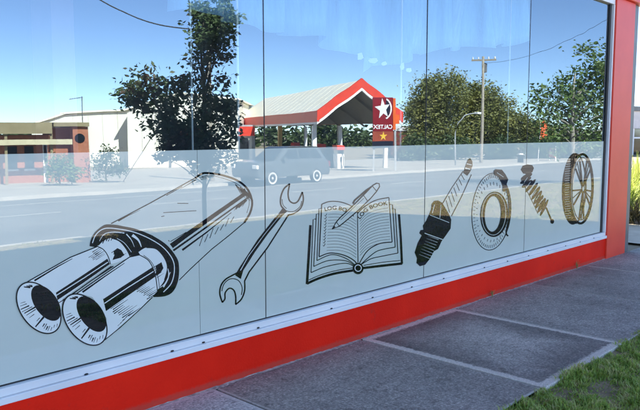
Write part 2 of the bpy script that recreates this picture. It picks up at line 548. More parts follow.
def ell(cx, cy, a, b, deg, n=40, t0=0, t1=360):
    c, s_ = math.cos(math.radians(deg)), math.sin(math.radians(deg))
    full = abs(t1-t0) >= 360
    out = []
    for i in range(n if full else n+1):
        q = math.radians(t0+(t1-t0)*i/n)
        u, v = a*math.cos(q), b*math.sin(q)
        out.append((cx+u*c-v*s_, cy+u*s_+v*c))
    return out

def smooth(pts, n=6):
    P = [Vector((p[0], p[1])) for p in pts]; out = []
    for i in range(len(P)-1):
        p0, p1, p2, p3 = P[max(i-1, 0)], P[i], P[i+1], P[min(i+2, len(P)-1)]
        for k in range(n):
            t = k/n
            q = .5*((2*p1)+(p2-p0)*t+(2*p0-5*p1+4*p2-p3)*t*t+(3*p1-p0-3*p2+p3)*t**3)
            out.append((q.x, q.y))
    out.append((P[-1].x, P[-1].y))
    return out

hr = random.Random(3)
def hatch(I, p, d, n, step, L, w=.6, jit=.3):
    for i in range(n):
        q = (p[0]+step[0]*i, p[1]+step[1]*i)
        l = L*(1-jit*hr.random()); o = hr.uniform(-.15, .15)*L
        I.line([(q[0]+d[0]*o, q[1]+d[1]*o), (q[0]+d[0]*(o+l), q[1]+d[1]*(o+l))], w*hr.uniform(.6, 1.2), taper=(1, .3))

# --- twin tailpipe muffler (coordinates in photo pixels)
E1 = Ink(1, 0, 0)
body = smooth([(112, 223), (150, 203), (197, 176.5), (205, 173), (222, 175.4), (237.8, 180.8), (247.6, 189.6), (252, 201.7), (250, 212.7), (244, 222.5)])+[(211, 249), (190, 269), (178, 281), (176, 257), (152, 235)]
E1.poly(body, 'film')
E1.line([(111, 223.5), (150, 203), (197, 176.8)], 1.0)
E1.line([(118, 221), (128, 215.5), (140, 210)], 1.2, taper=(1, .2))
E1.line([(166, 195.5), (182, 186.5)], .7); E1.line([(180, 189), (196, 179.5)], 1.0, taper=(.3, 1))
E1.line(smooth([(195, 178), (200, 174.6), (206, 173), (222, 175.2), (238, 181), (247.6, 189.8), (251.8, 201.7), (249.8, 212.7), (244, 222.5)]), 2.3, taper=(.9, .9))
E1.line(smooth([(199, 178), (208, 175.5), (222, 178), (236, 183.5), (245, 191.5), (249, 202), (246.5, 213)]), .5)
E1.line([(244, 222.5), (228, 236), (211.5, 249), (190, 269), (179, 280)], .9)
E1.line([(171, 246), (184, 236.5), (215, 214.5), (246.5, 192.5)], 4.8, taper=(1.1, .75))
E1.line([(173, 250.5), (200, 231.5), (247.5, 197.6)], 1.7, taper=(1.2, .8))
E1.line([(182, 250), (206, 232.5), (231, 212.5)], 1.9, taper=(1.1, .3))
hatch(E1, (235, 184), (.55, 1.0), 12, (1.2, .75), 11, 1.1)
hatch(E1, (248, 198), (-.5, .8), 10, (-1.2, .8), 9, 1.0)
hatch(E1, (199, 180), (.9, -.1), 5, (.8, -.9), 11, .5)
for a, b in (((163, 212.6), (196, 210.6)), ((177, 203.2), (188, 203.4)), ((161, 216.5), (164, 216)), ((170, 241.5), (186, 232)), ((168, 240), (169, 241.5))):
    E1.line([a, b], .6)
for i in range(7):
    x0 = 199+i*5.2; y0 = 246-i*3.9
    E1.line([(x0, y0), (x0+3.5, y0-10*hr.uniform(.6, 1))], .55)
# flange
fl = smooth([(89.3, 246), (90.5, 240), (95, 232), (104, 225), (113, 224.6), (122, 226), (136, 229), (152, 235.5), (166.5, 245), (176, 257), (178.6, 266), (177.8, 280), (173, 291), (165, 296), (153, 297)])
E1.poly(fl+[(150, 285), (130, 255), (110, 238), (95, 247)], 'ink')
E1.line(smooth([(92, 243), (96, 234), (105, 228.3), (120, 229.2), (135, 232.5), (150, 239), (163, 247.5), (172, 259), (174, 270), (171, 283), (163, 292)]), .9, 'film_pale')
E1.line(smooth([(99, 241), (104, 234), (113, 232), (124, 233)]), 1.0, 'film_pale', taper=(.4, 1))
E1.line(smooth([(132, 235), (138, 240), (141, 247)]), 3.0, 'film_pale', taper=(1, .2))
E1.line(smooth([(126, 234), (131, 240), (134, 247)]), 1.2, 'film_pale', taper=(1, .2))
E1.line(smooth([(160, 262), (167, 268), (168, 277), (163, 287)]), 1.3, 'film_pale', taper=(.4, 1))
E1.line(smooth([(155, 290), (164, 284), (170, 272)]), .6, 'film_pale')
# neck pieces behind the collars
E1.poly(smooth([(97, 247), (103, 241), (111, 238), (119, 241), (126, 249), (130, 257)])+[(118, 262), (110.5, 264), (104, 254)], 'film_pale')
E1.poly(smooth([(138, 252), (146, 247.5), (156, 249), (164, 258), (167, 268), (164, 280), (157, 290)])+[(150, 275), (142, 258)], 'film_pale')
E1.line(smooth([(111, 238), (119, 241), (126, 249), (130, 257)]), 1.1)
E1.line(smooth([(116, 238), (124, 243), (131, 252)]), .5, 'film_pale')
E1.line(smooth([(146, 247.5), (156, 249), (164, 258), (167, 268), (164, 280)]), .9)
E1.poly([(113, 251), (117, 248), (121, 250), (124, 255), (119, 258), (112, 260), (114, 255)], 'ink')
hatch(E1, (100, 243), (.5, -.9), 9, (2.6, -.6), 7, .9)
E1.poly([(155, 266), (161, 262), (163, 268), (160, 273), (154, 276), (156, 271)], 'ink')
hatch(E1, (112, 252), (.9, -.7), 5, (1.8, 1.5), 7, .7)
hatch(E1, (152, 268), (.9, -.6), 6, (.8, 2.0), 8, .7)
# pipe one
E1.poly([(27, 282)]+[(70, 257), (97, 246.6)]+smooth([(97, 246.6), (103, 250), (107.5, 256), (109.8, 264)])+[(62, 299), (60, 317), (52, 300), (40, 286)], 'film_pale')
E1.line([(27, 281.7), (70, 257.2), (97, 246.4)], 1.0)
E1.line([(34, 280.5), (58, 266), (72, 258.5)], 1.8, taper=(1, .3))
E1.line(smooth([(97, 246.4), (103, 249.5), (107.5, 256), (110, 264)]), .9)
E1.poly([(55.5, 292.5), (80, 276.5), (107, 258.5), (109.4, 264), (84, 282), (57, 300)], 'ink')
hatch(E1, (92, 252), (1, -.62), 5, (1.4, 1.2), 9, .8)
E1.line([(56, 295.2), (84, 277.5), (107.5, 262)], .9, 'film_pale')
E1.line([(58, 303), (84, 285.5), (111, 266)], .8)
E1.line([(63, 300.5), (90, 281), (113, 266)], 1.0)
hatch(E1, (88, 257.5), (1, -.62), 5, (1.6, .7), 10, .7)
# pipe two
E1.poly([(77, 293), (129, 257), (140, 255)]+smooth([(140, 255), (149, 262), (155, 275), (157, 291)])+[(137, 311), (120, 326), (106, 339), (106, 318), (92, 297)], 'film_pale')
E1.line([(76.5, 293.3), (100, 277), (129, 257), (139, 254.8)], 1.0)
E1.line([(82, 292), (104, 276.5), (124, 263)], 1.9, taper=(1, .3))
E1.line(smooth([(139, 254.8), (148.5, 261), (154.5, 274), (157, 291)]), .9)
E1.line(smooth([(143, 255), (151, 262), (157, 275), (159, 288)]), .5)
E1.poly([(102.5, 299), (128, 282.5), (152, 267), (155.5, 276), (131, 293), (105.5, 311)], 'ink')
E1.line([(104, 303.2), (128, 287), (153, 271.3)], .9, 'film_pale')
hatch(E1, (106, 309), (1.0, -.68), 10, (2.2, .9), 15, .9)
hatch(E1, (136, 290), (1.0, -.6), 9, (1.5, 1.0), 12, .9)
E1.line([(104, 340), (120, 327), (137, 311.5), (152, 297)], .8)
hatch(E1, (118, 325), (.8, -.7), 5, (1.6, -1.8), 7, .5)
# two open ends
for cx, cy, bxx, byy in ((38.2, 307.6, 45.5, 302.8), (84.2, 319.4, 90.8, 313.8)):
    E1.poly(ell(cx, cy, 28.6, 18.2, 55), 'film_pale')
    E1.line(ell(cx, cy, 28.6, 18.2, 55, 56), 1.3, closed=True)
    E1.poly(ell(bxx, byy, 20.3, 11.4, 55), 'ink')
    def rad(t, r0, r1, w):
        def pt(r):
            e0 = ell(bxx, byy, 20.3, 11.4, 55, 360)[t % 360]; e1 = ell(cx, cy, 28.6, 18.2, 55, 360)[t % 360]
            return (e0[0]+(e1[0]-e0[0])*r, e0[1]+(e1[1]-e0[1])*r)
        E1.line([pt(r0), pt(r1)], w, taper=(1, .6))
    for t, r0, r1, w in ((92, .05, .75, .9), (98, .0, .8, 1.6), (103, .15, .9, .8), (109, .3, .9, 1.3), (60, .0, .85, 2.0), (67, .2, .5, .8), (116, .4, .85, .7),
                         (122, .45, .8, .6), (46, .35, .6, 1.2), (40, .3, .7, .8), (33, .45, .75, 1.4), (27, .4, .8, .7), (18, .5, .8, .6), (10, .35, .6, .7), (170, .2, .7, 1.6), (176, .1, .6, 1.2), (182, .2, .5, 1.0), (84, .3, .7, .7), (356, .4, .7, .6)):
        rad(t, r0, r1, w)
E1.build('muffler_decal', 'black line drawing of a muffler with two open tailpipes')

# --- spanner
W = Ink(3.15, 210, 180)
outline = smooth([(250, 12), (232, 28), (222, 55), (223, 80), (236, 96), (232, 104)], 5)+[(205, 120), (150, 190), (95, 275)]+smooth([(85, 292), (70, 300), (48, 313), (34, 332), (30, 358), (38, 385)], 5)+smooth([(38, 385), (46, 374), (47, 355), (60, 341), (74, 347), (80, 366), (80, 392)], 5)+smooth([(80, 392), (98, 375), (108, 348), (108, 318)], 5)+[(122, 290), (180, 213), (246, 110)]+smooth([(246, 110), (264, 105), (285, 88), (293, 62), (290, 38)], 5)+smooth([(290, 38), (284, 52), (275, 68), (262, 73), (249, 64), (245, 42), (250, 12)], 5)
W.poly(outline, 'film')
W.line(outline, 1.5, closed=True)
W.poly([(228, 88), (243, 98), (228, 112), (180, 172), (140, 228), (104, 285), (96, 312), (78, 300), (88, 284), (150, 190), (205, 120)], 'ink')
W.line([(222, 108), (170, 172), (120, 240), (95, 285)], .7, 'film_pale', taper=(.4, 1))
W.line(smooth([(228, 85), (240, 97), (262, 99), (282, 84), (288, 66)]), .8)
W.line(smooth([(36, 350), (44, 326), (64, 311), (88, 316), (100, 338), (98, 362)]), .9)
W.line(smooth([(226, 60), (229, 78), (240, 90)]), .7)
W.build('spanner_decal', 'black outline drawing of an open-ended spanner')

# --- log book and pen
B = Ink(3.727, 300, 180)
B.line([(38, 168), (31, 290), (25, 388)], 2.6)
B.line(smooth([(25, 386), (70, 366), (130, 348), (196, 337)]), 2.4)
B.line(smooth([(234, 328), (300, 320), (380, 311)]), 2.4)
B.line([(368, 128), (375, 220), (379, 312)], 2.2)
B.line(smooth([(32, 372), (80, 352), (140, 336), (198, 327)]), .7)
B.line(smooth([(236, 318), (310, 306), (372, 300)]), .7)
for i, (xt, yt, xb, yb) in enumerate(((70, 105, 62, 300), (60, 125, 50, 322), (48, 145, 40, 345))):
    B.line([(xt+10, yt), (xt, yt+2), (xb, yb)], .8)
    B.line(smooth([(xb, yb), (xb+55, yb-22), (170, 292+i*9), (206, 318+i*4)]), .8)
for i, (xt, yt, xb, yb) in enumerate(((344, 92, 354, 250), (354, 108, 364, 272))):
    B.line([(xt-12, yt-2), (xt, yt), (xb, yb)], .8)
    B.line(smooth([(xb, yb), (xb-60, yb+12), (262, 282+i*12), (222, 318)]), .8)
lp = smooth([(80, 90), (110, 80), (150, 82), (188, 96), (213, 118)])
rp = smooth([(213, 125), (236, 102), (280, 76), (330, 65)])
lb = smooth([(70, 286), (110, 272), (160, 279), (198, 298), (215, 318)])
rb = smooth([(342, 231), (292, 238), (248, 266), (217, 316)])
B.poly(lp+lb[::-1], 'film'); B.poly(rp+rb, 'film')
B.line(lp, 1.0); B.line(rp, 1.0); B.line(lb, 1.0); B.line(rb, 1.0)
B.line([(80, 90), (70, 286)], 1.0); B.line([(330, 65), (342, 231)], 1.0); B.line([(213, 118), (215, 316)], .9)
for i in range(13):
    y = 128+i*11.2
    B.line(smooth([(104-i*.5, y), (140, y-1), (180, y+9), (208, y+26)]), .32)
    if i < 11:
        B.line([(90-i*.6, y+3), (93-i*.6, y+7), (99-i*.6, y-3)], .6)
    y2 = 118+i*10.6
    B.line(smooth([(222, y2+36), (250, y2+8), (290, y2-8), (328+i*.6, y2-14)]), .32)
def btext(txt, size, path_pts, off):
    v, f = text_mesh(txt, size)
    x0 = min(p[0] for p in v); x1 = max(p[0] for p in v)
    P = [Vector(p) for p in path_pts]
    cum = [0]
    for a, b in zip(P, P[1:]): cum.append(cum[-1]+(b-a).length)
    def place(u, h):
        s = (u-x0)/(x1-x0)*cum[-1]
        for i in range(len(P)-1):
            if s <= cum[i+1]+1e-6:
                t = (P[i+1]-P[i]); q = P[i]+t*((s-cum[i])/t.length); t.normalize()
                return (q.x+t.y*h*off, q.y-t.x*h*off)
        return (P[-1].x, P[-1].y)
    B.k += 1
    mb = B.layers['ink']
    mb.add([B.P(place(u, h)) for u, h in v], f)
btext('LOG BOOK', 20, smooth([(92, 116), (125, 110), (160, 116), (200, 136)]), 1.0)
btext('LOG BOOK', 20, smooth([(222, 146), (250, 116), (285, 100), (326, 92)]), 1.0)
pen = [(118, 183), (134, 156), (150, 138), (200, 92), (247, 44), (270, 20), (284, 12), (293, 13), (295, 24), (284, 42), (262, 68), (212, 116), (165, 156), (145, 172)]
B.poly(pen, 'film'); B.line(pen, 1.1, closed=True)
B.line([(134, 156), (145, 172)], .7); B.line([(118, 183), (128, 172)], 2.4, taper=(.4, 1))
B.line([(236, 58), (250, 78)], .8); B.line([(268, 22), (284, 42)], .8)
B.line([(196, 88), (202, 76), (246, 38), (264, 26)], 1.6); B.line([(150, 148), (236, 68)], .5)
B.poly(ell(215, 330, 20, 21, 0), 'ink'); B.line(ell(215, 328, 12, 12, 0, 20), .8, 'film_pale', closed=True)
B.poly(ell(215, 326, 8, 8, 0, 20), 'ink')
B.build('log_book_decal', 'black drawing of an open log book with a pen lying across it')

# --- spark plug
S = Ink(3.417, 405, 150)
S.line([(128, 182), (160, 128), (198, 72)], .8); S.line([(158, 226), (192, 160), (226, 84)], .8)
for i in range(7):
    t = i/6
    S.line([(140+52*t, 172-88*t), (152+50*t, 214-112*t)], .55)
S.poly([(198, 78), (206, 52), (214, 32), (222, 28), (229, 38), (230, 54), (222, 74), (212, 88)], 'ink')
S.line([(205, 62), (222, 66)], 1.2, 'film'); S.line([(210, 47), (227, 51)], .8, 'film')
S.poly([(90, 184), (98, 174), (112, 172), (126, 180), (136, 196), (150, 220), (157, 238), (155, 268), (140, 290), (124, 312), (112, 338), (98, 346), (84, 372), (68, 392), (50, 397), (38, 386), (40, 370), (32, 350), (42, 318), (56, 292), (48, 284), (52, 274), (62, 272), (60, 258), (72, 240), (82, 218), (88, 202)], 'ink')
for i in range(8):
    S.line([(46+i*4.4, 356-i*9), (86+i*4.0, 372-i*9.4)], .45, 'film', taper=(.2, .9))
S.line([(66, 284), (128, 306)], .8, 'film'); S.line([(84, 222), (150, 248)], .6, 'film'); S.line([(100, 186), (92, 216)], .7, 'film'); S.line([(122, 188), (118, 232)], .6, 'film')
S.build('spark_plug_decal', 'black drawing of a spark plug pointing up to the right')

# --- brake disc with caliper
D = Ink(4.1, 460, 155)
D.line(ell(127, 232, 79, 158, 4, 70), .75, closed=True)
D.line(ell(131, 232, 77, 153, 4, 60, 250, 420), .5)
for i in range(60):
    q = i*6
    a = ell(127, 232, 66, 138, 4, 360)[q]; b = ell(127, 232, 74, 150, 4, 360)[q]
    D.line([a, b], .4)
    if i % 2:
        a = ell(132, 236, 62, 112, 3, 360)[q]; b = ell(130, 234, 65, 124, 3, 360)[q]
        D.line([a, b], .4)
n = 50
ou = ell(139, 243, 57, 93, 3, n); inn = ell(133, 241, 33, 73, 3, n)
for i in range(n):
    j = (i+1) % n
    D.k += .05
    D.layers['ink'].add([D.P(ou[i]), D.P(ou[j]), D.P(inn[j]), D.P(inn[i])], [(0, 1, 2, 3)])
D.line(ell(137, 242, 49, 86, 3, 50), .5, 'film', closed=True)
D.poly([(136, 66), (144, 58), (170, 60), (184, 78), (196, 100), (190, 118), (186, 150), (176, 150), (172, 124), (164, 104), (154, 88), (140, 82)], 'ink')
D.line([(150, 72), (176, 90)], .5, 'film')
D.line(smooth([(186, 120), (198, 180), (200, 250), (188, 316), (196, 332)]), 1.4)
D.build('brake_disc_decal', 'black drawing of a brake disc with caliper')

# --- coil spring shock absorber
K = Ink(4.1, 460, 155)
K.poly([(248, 60), (256, 44), (276, 38), (296, 42), (302, 54), (296, 70), (280, 80), (258, 76)], 'ink')
for cx, cy, a, b, dg in ((272, 88, 26, 9, -28), (268, 104, 26, 8, -30), (274, 118, 26, 8, -34), (288, 126, 34, 7, -52), (300, 140, 32, 7, -56), (310, 156, 32, 7.5, -58), (318, 174, 32, 8, -60), (324, 192, 32, 8, -60), (334, 206, 34, 8, -62), (344, 216, 38, 6, -64)):
    K.poly(ell(cx, cy, a, b, dg, 20), 'ink')
K.line([(250, 100), (300, 200), (318, 240)], .6); K.line([(352, 215), (374, 268)], 1.6); K.poly(ell(377, 272, 8, 10, 0, 14), 'ink')
for i in range(6):
    K.line([(262+i*12, 112+i*18), (276+i*12, 92+i*18)], .5, 'film')
K.build('coil_spring_decal', 'black drawing of a coil spring shock absorber')

# --- tyre and wheel
T = Ink(4.1, 550, 140)
ou = ell(97, 200, 49, 147, 2, 60, 75, 285); inn = ell(126, 200, 44, 136, 2, 60, 88, 272)
for i in range(60):
    T.k += .05
    T.layers['ink'].add([T.P(ou[i]), T.P(ou[i+1]), T.P(inn[i+1]), T.P(inn[i])], [(0, 1, 2, 3)])
for i in range(26):
    y = 78+i*9.6
    T.line([(60, y+3), (84, y)], .28, 'film')
T.line(ell(128, 200, 46, 142, 2, 60), 2.2, closed=True)
T.line(ell(130, 200, 40, 128, 2, 60), .7, closed=True)
T.line(ell(97, 200, 49, 147, 2, 60, 285, 435), 1.3)
for q in (18, 90, 162, 234, 306):
    e = ell(132, 200, 40, 128, 2, 360)
    for dq, w in ((-14, 1.5), (14, 1.5), (0, .8)):
        T.line([(134+4*math.cos(math.radians(q)), 200+12*math.sin(math.radians(q))), e[(q+dq) % 360]], w)
T.poly(ell(134, 200, 7, 20, 2, 20), 'ink'); T.poly(ell(135, 200, 3.5, 10, 2, 16), 'film')
T.build('wheel_decal', 'black drawing of a tyre on a spoked wheel')

# ------------------------------------------------------------------ plastic sheets hung inside the window
M['patch_white'] = mat('matt_white', (.85, .85, .84), .8)
def plastic():
    m, nt, b = new_mat('milky_plastic')
    b.inputs['Base Color'].default_value = (.42, .68, .90, 1); b.inputs['Roughness'].default_value = .35
    tl_ = nt.nodes.new('ShaderNodeBsdfTransparent'); mx = nt.nodes.new('ShaderNodeMixShader')
    mp = nt.nodes.new('ShaderNodeMapping'); mp.inputs['Scale'].default_value = (5, 5, .5); nt.links.new(coords(nt), mp.inputs[0])
    nt.links.new(ramp(nt, noise(nt, mp.outputs[0], 1.6, 5, .6), [(.3, (.25, .25, .25)), (.7, (.95, .95, .95))]), mx.inputs[0])
    nt.links.new(tl_.outputs[0], mx.inputs[1]); nt.links.new(b.outputs[0], mx.inputs[2])
    nt.links.new(mx.outputs[0], nt.nodes['Material Output'].inputs[0])
    return m
M['plastic'] = plastic()
def sheet(label, x0, x1, top, hem, seed, y0=.22):
    r = random.Random(seed); nx, nz = 60, 14
    ph = [r.uniform(0, 6) for _ in range(4)]
    me = bpy.data.meshes.new('plastic_sheet'); vs = []; fs = []
    for i in range(nx+1):
        u = i/nx; x = x0+(x1-x0)*u
        hz = hem(u)
        for j in range(nz+1):
            t = j/nz; z = top+(hz-top)*t
            amp = .04+.09*t
            y = y0+amp*(math.sin(u*23+ph[0]+t*1.2)+.6*math.sin(u*47+ph[1]-t*2)+.5*math.sin(u*9+ph[2]+t*3))*.6
            vs.append((x+.03*math.sin(t*3+ph[3]), y, z))
    for i in range(nx):
        for j in range(nz):
            a = i*(nz+1)+j; fs.append((a, a+nz+1, a+nz+2, a+1))
    me.from_pydata(vs, [], fs)
    for p in me.polygons: p.use_smooth = True
    o = link_mesh('plastic_sheet', me, M['plastic'])
    m = o.modifiers.new('thickness', 'SOLIDIFY'); m.thickness = .0015
    return tag(o, label, 'plastic sheet', 'plastic sheets hung inside the shop window')
def hem1(u): return 2.36-.05*math.sin(u*3.0)-.42*max(0, u-.62)+.022*math.sin(u*11)+.012*math.sin(u*29)
def hem2(u): return 2.10+.55*u+.05*math.sin(u*5)+.02*math.sin(u*33)
sh = sheet('blue plastic sheet draped inside the glass above the canopy reflection', 2.62, 4.45, 3.86, hem1, 1)
sheet('blue plastic sheet hanging inside the glass above the dark trees', 4.5, 7.2, 3.86, hem2, 2, .30)
sheet('blue plastic sheet bunched inside the glass above the service cable', .9, 2.5, 3.86, lambda u: 2.62-.16*u+.04*math.sin(u*9), 5)
for i, (px, py, w, h) in enumerate(((365, 56, 8, 9), (378, 60, 12, 6), (389, 63, 6, 6), (407, 66, 6, 9), (413, 70, 8, 6), (453, 75, 5, 5))):
    r = random.Random(i+40)
    pts = [wall(px+w*.5*r.uniform(.6, 1.1)*math.cos(q), py+h*.5*r.uniform(.6, 1.1)*math.sin(q)) for q in (.3, 1.2, 2.2, 3.1, 4.1, 5.3)]
    MB().prism(pts, 1, .045, .048).build('white_patch', M['patch_white'], sh)  # flat white patches standing in for pale blotches in the window

# ------------------------------------------------------------------ plants and trees
def leaf_mesh(name, clumps, n, size, m, parent, seed, droop=.3, aspect=.5):
    """leaf-sized folded faces gathered round clump centres"""
    g = np.random.default_rng(seed)
    cl = np.array([(*c[:3], *c[3:6]) for c in clumps]); w = cl[:, 3]*cl[:, 4]*cl[:, 5]; w = w**.75; w /= w.sum()
    sub = []
    ns = max(12, n//45)
    idx = g.choice(len(cl), ns, p=w)
    d = g.normal(size=(ns, 3)); d /= np.linalg.norm(d, axis=1)[:, None]
    r = g.random((ns, 1))**.45
    sub = cl[idx, :3]+d*r*cl[idx, 3:6]
    srad = cl[idx, 3:6].mean(axis=1)*.36
    k = g.integers(0, ns, n)
    pos = sub[k]+g.normal(size=(n, 3))*srad[k][:, None]*np.array([.62, .62, .5])
    ax = g.normal(size=(n, 3)); ax[:, 2] = ax[:, 2]*.5-droop; ax /= np.linalg.norm(ax, axis=1)[:, None]
    sd_ = np.cross(ax, g.normal(size=(n, 3))); sd_ /= np.linalg.norm(sd_, axis=1)[:, None]
    nn = np.cross(ax, sd_)
    L = size*g.uniform(.6, 1.3, (n, 1)); Wd = L*aspect
    v = np.stack([pos, pos+ax*L*.45+sd_*Wd*.5+nn*Wd*.15, pos+ax*L, pos+ax*L*.45-sd_*Wd*.5+nn*Wd*.15], axis=1).reshape(-1, 3)
    me = bpy.data.meshes.new(name)
    me.vertices.add(4*n); me.vertices.foreach_set('co', v.astype(np.float32).ravel())
    me.loops.add(6*n); me.polygons.add(2*n)
    b = np.arange(n)[:, None]*4
    li = np.concatenate([b+np.array([[0, 1, 2]]), b+np.array([[0, 2, 3]])], axis=1).ravel()
    me.loops.foreach_set('vertex_index', li.astype(np.int32))
    me.polygons.foreach_set('loop_start', (np.arange(2*n)*3).astype(np.int32))
    me.update(calc_edges=True); me.validate()
    return link_mesh(name, me, m, parent), sub

def make_tree(name, label, base, trunk_h, tr, clumps, n, size, lm, bm_, seed, group=None, lean=(0, 0), droop=.3, aspect=.5, limbs=26):
    """clumps in local coordinates"""
    t = empty(name, base, label=label, cat='tree', group=group)
    crown, sub = leaf_mesh('crown', clumps, n, size, lm, t, seed, droop, aspect)
    r = random.Random(seed)
    top = Vector((lean[0], lean[1], trunk_h))
    mb = MB()
    pts = [Vector((0, 0, -.15)), Vector((0, 0, .05))]+[Vector((lean[0]*u+r.uniform(-.04, .04)*trunk_h*.4, lean[1]*u+r.uniform(-.04, .04)*trunk_h*.4, trunk_h*u)) for u in (.25, .5, .75, 1)]
    mb.tube(pts, [tr*1.5, tr*1.15, tr, tr*.85, tr*.65, tr*.3], 9)
    mb.build('trunk', bm_, t, smooth=True)
    lb_ = MB()
    for s in r.sample(list(sub), min(limbs, len(sub))):
        e = Vector(s); u = min(.95, max(.25, (e.z/trunk_h)*.7)); i = u*4
        st = pts[1+min(4, int(i))].lerp(pts[min(5, 2+int(i))], i-int(i))
        md = st.lerp(e, .5)+Vector((r.uniform(-.1, .1), r.uniform(-.1, .1), .08))*(e-st).length
        lb_.tube([st, md, e], [tr*.38, tr*.22, tr*.07], 6)
    lb_.build('branches', bm_, t, smooth=True)
    return t

M['bark'] = mat('bark', (.10, .075, .055), .9, (.17, .13, .10), 8, .6, 30, bdist=.02)
M['bark_pale'] = mat('pale_bark', (.26, .23, .19), .85, (.36, .33, .28), 6, .4, 30, bdist=.02)
M['leaf_dark'] = leaf_mat('dark_plum_leaves', (.085, .13, .05), (.13, .19, .075), (.19, .05, .06), 1.3, .4)
M['leaf_pine'] = leaf_mat('olive_needles', (.12, .135, .034), (.20, .205, .052), (.32, .29, .085), .35, .15)
M['leaf_green'] = leaf_mat('bright_leaves', (.085, .14, .030), (.13, .20, .045), (.20, .26, .08), 1.1, .28)
M['leaf_hedge'] = leaf_mat('hedge_leaves', (.035, .055, .016), (.055, .085, .022), (.08, .11, .03), 1.0, .2)

def loc(clumps_px, depth, base):
    out = []
    for (px, py, rx, rz, dd) in clumps_px:
        p = street(px, py, depth+dd)-Vector(base)
        s = depth/F_PX
        out.append((p.x, p.y, p.z, rx*s, rx*s, rz*s))
    return out

b1 = street(207, 300, 12.5); b1 = Vector((6.32, -4.95, zs(4.95)))
dp = 10.1
make_tree('street_tree', 'tall dark plum-leaved street tree on the near verge, in shade', b1, 3.6, .032,
          loc([(205, 8, 18, 16, 0), (220, 22, 18, 22, 0), (222, 12, 16, 22, 0), (208, 30, 22, 26, .1), (205, 60, 20, 30, 0), (226, 55, 12, 30, -.1), (208, 95, 24, 28, 0), (222, 110, 16, 30, .2), (205, 130, 26, 24, 0), (190, 140, 26, 18, .1), (228, 138, 18, 20, -.1), (172, 128, 24, 16, .1), (200, 152, 30, 14, 0),
               (150, 92, 34, 22, .3), (170, 118, 30, 20, .2), (180, 140, 26, 16, .1), (185, 85, 18, 20, 0), (135, 100, 20, 16, .2), (215, 160, 24, 20, 0), (160, 152, 16, 14, 0), (208, -22, 14, 16, 0)], dp, b1),
          9800, .085, M['leaf_dark'], M['bark'], 11, aspect=.5, limbs=46)
b2 = Vector((26.3, -8.1, zs(8.1)))
dp = (b2-Vector((CAM.x, -CAM.y, CAM.z))).dot(Vector((fw.x, -fw.y, fw.z)))
make_tree('street_tree', 'airy bright green street tree on the near verge, in sun', b2, 4.2, .085,
          loc([(600, 66, 26, 24, 0), (586, 90, 30, 26, 0), (560, 92, 26, 20, .6), (545, 106, 20, 14, .4), (566, 122, 34, 22, 0), (598, 120, 30, 30, 0), (615, 90, 30, 34, 0), (556, 140, 26, 12, .4), (590, 146, 28, 12, 0), (625, 125, 28, 30, 0)], dp, b2),
          7500, .17, M['leaf_green'], M['bark_pale'], 12, limbs=34)
def far_tree(label, px, depth, clumps, n, size, m, seed, th=6, tr=.2, name='bushy_tree'):
    p = street(px, 140, depth); b = Vector((p.x, p.y, zs(-p.y)))
    make_tree(name, label, b, th, tr, loc(clumps, depth, b), n, size, m, M['bark'], seed, 'dark trees beyond the road', droop=.1, aspect=.4)
far_tree('largest dark olive tree beyond the road, left of the power pole', 440, 74, [(418, 112, 16, 18, 0), (432, 100, 22, 20, 0), (446, 92, 24, 20, 0), (425, 122, 20, 22, 0), (450, 120, 26, 26, 2), (440, 140, 32, 16, 0), (416, 138, 12, 16, 0), (428, 84, 10, 10, 0)], 24000, .34, M['leaf_pine'], 21)
far_tree('dark olive tree beyond the road, directly behind the power pole', 488, 76, [(482, 104, 20, 22, 0), (496, 112, 20, 20, 0), (486, 130, 28, 20, 0), (470, 100, 16, 18, 0), (508, 128, 18, 18, 1)], 20000, .34, M['leaf_pine'], 22)
far_tree('lower dark tree beyond the road, right of the power pole', 528, 72, [(520, 128, 18, 16, 0), (536, 134, 18, 14, 0), (550, 138, 20, 12, 0)], 11000, .32, M['leaf_pine'], 23, th=4)
for i, (px, lab) in enumerate(((418, 'clipped dark hedge bush beside the small red shop'), (455, 'dark hedge bush under the largest olive tree'), (500, 'dark hedge bush behind the power pole'), (545, 'dark hedge bush behind the red banner'), (585, 'dark hedge bush farthest along the road'))):
    p = street(px, 140, 66)
    b = Vector((p.x, p.y, zs(-p.y)))
    t = empty('hedge_bush', b, label=lab, cat='bush', group='hedge beyond the road')
    leaf_mesh('foliage', [(0, 0, .9, 2.4, 2.0, 1.1), (1.2, -1, 1.0, 1.8, 1.6, 1.2), (-1.2, 1, .9, 1.8, 1.6, 1.1)], 2600, .35, M['leaf_hedge'], t, 30+i)
    MB().tube([(0, 0, -.1), (.1, 0, .9)], [.09, .05], 7).build('stem', M['bark'], t)
for i, (px, py, dd, rr, lab) in enumerate(((58, 150, 31, .62, 'rounded green bush in front of the brick house'), (104, 150, 34, .75, 'dark green bush beside the brick house'))):
    p = street(px, py, dd); b = Vector((p.x, p.y, zs(-p.y)))
    t = empty('garden_bush', b, label=lab, cat='bush', group='bushes round the brick house')
    leaf_mesh('foliage', [(0, 0, rr*1.3, rr, rr, rr*1.1), (.5, .3, rr*1.1, rr*.7, rr*.7, rr*.8)], 1500, .14, M['leaf_green'] if i == 0 else M['leaf_hedge'], t, 50+i)
    MB().tube([(0, 0, -.1), (0, 0, rr)], [.05, .03], 7).build('stem', M['bark'], t)

# low line of trees far beyond the station
tl = []
for i in range(80):
    a = math.radians(-12-i*.95); R = 150+rnd.uniform(-10, 10)
    hh = rnd.uniform(2.0, 4.5)
    tl.append((math.cos(a)*R, math.sin(a)*R, -1.2+hh*.5, 4.5, 4.5, hh*.62))
o, _ = leaf_mesh('distant_treeline', tl, 16000, 1.3, M['leaf_hedge'], None, 77, droop=.1)
tag(o, 'low dark line of trees on the horizon beyond the fuel station', 'trees', kind='stuff')

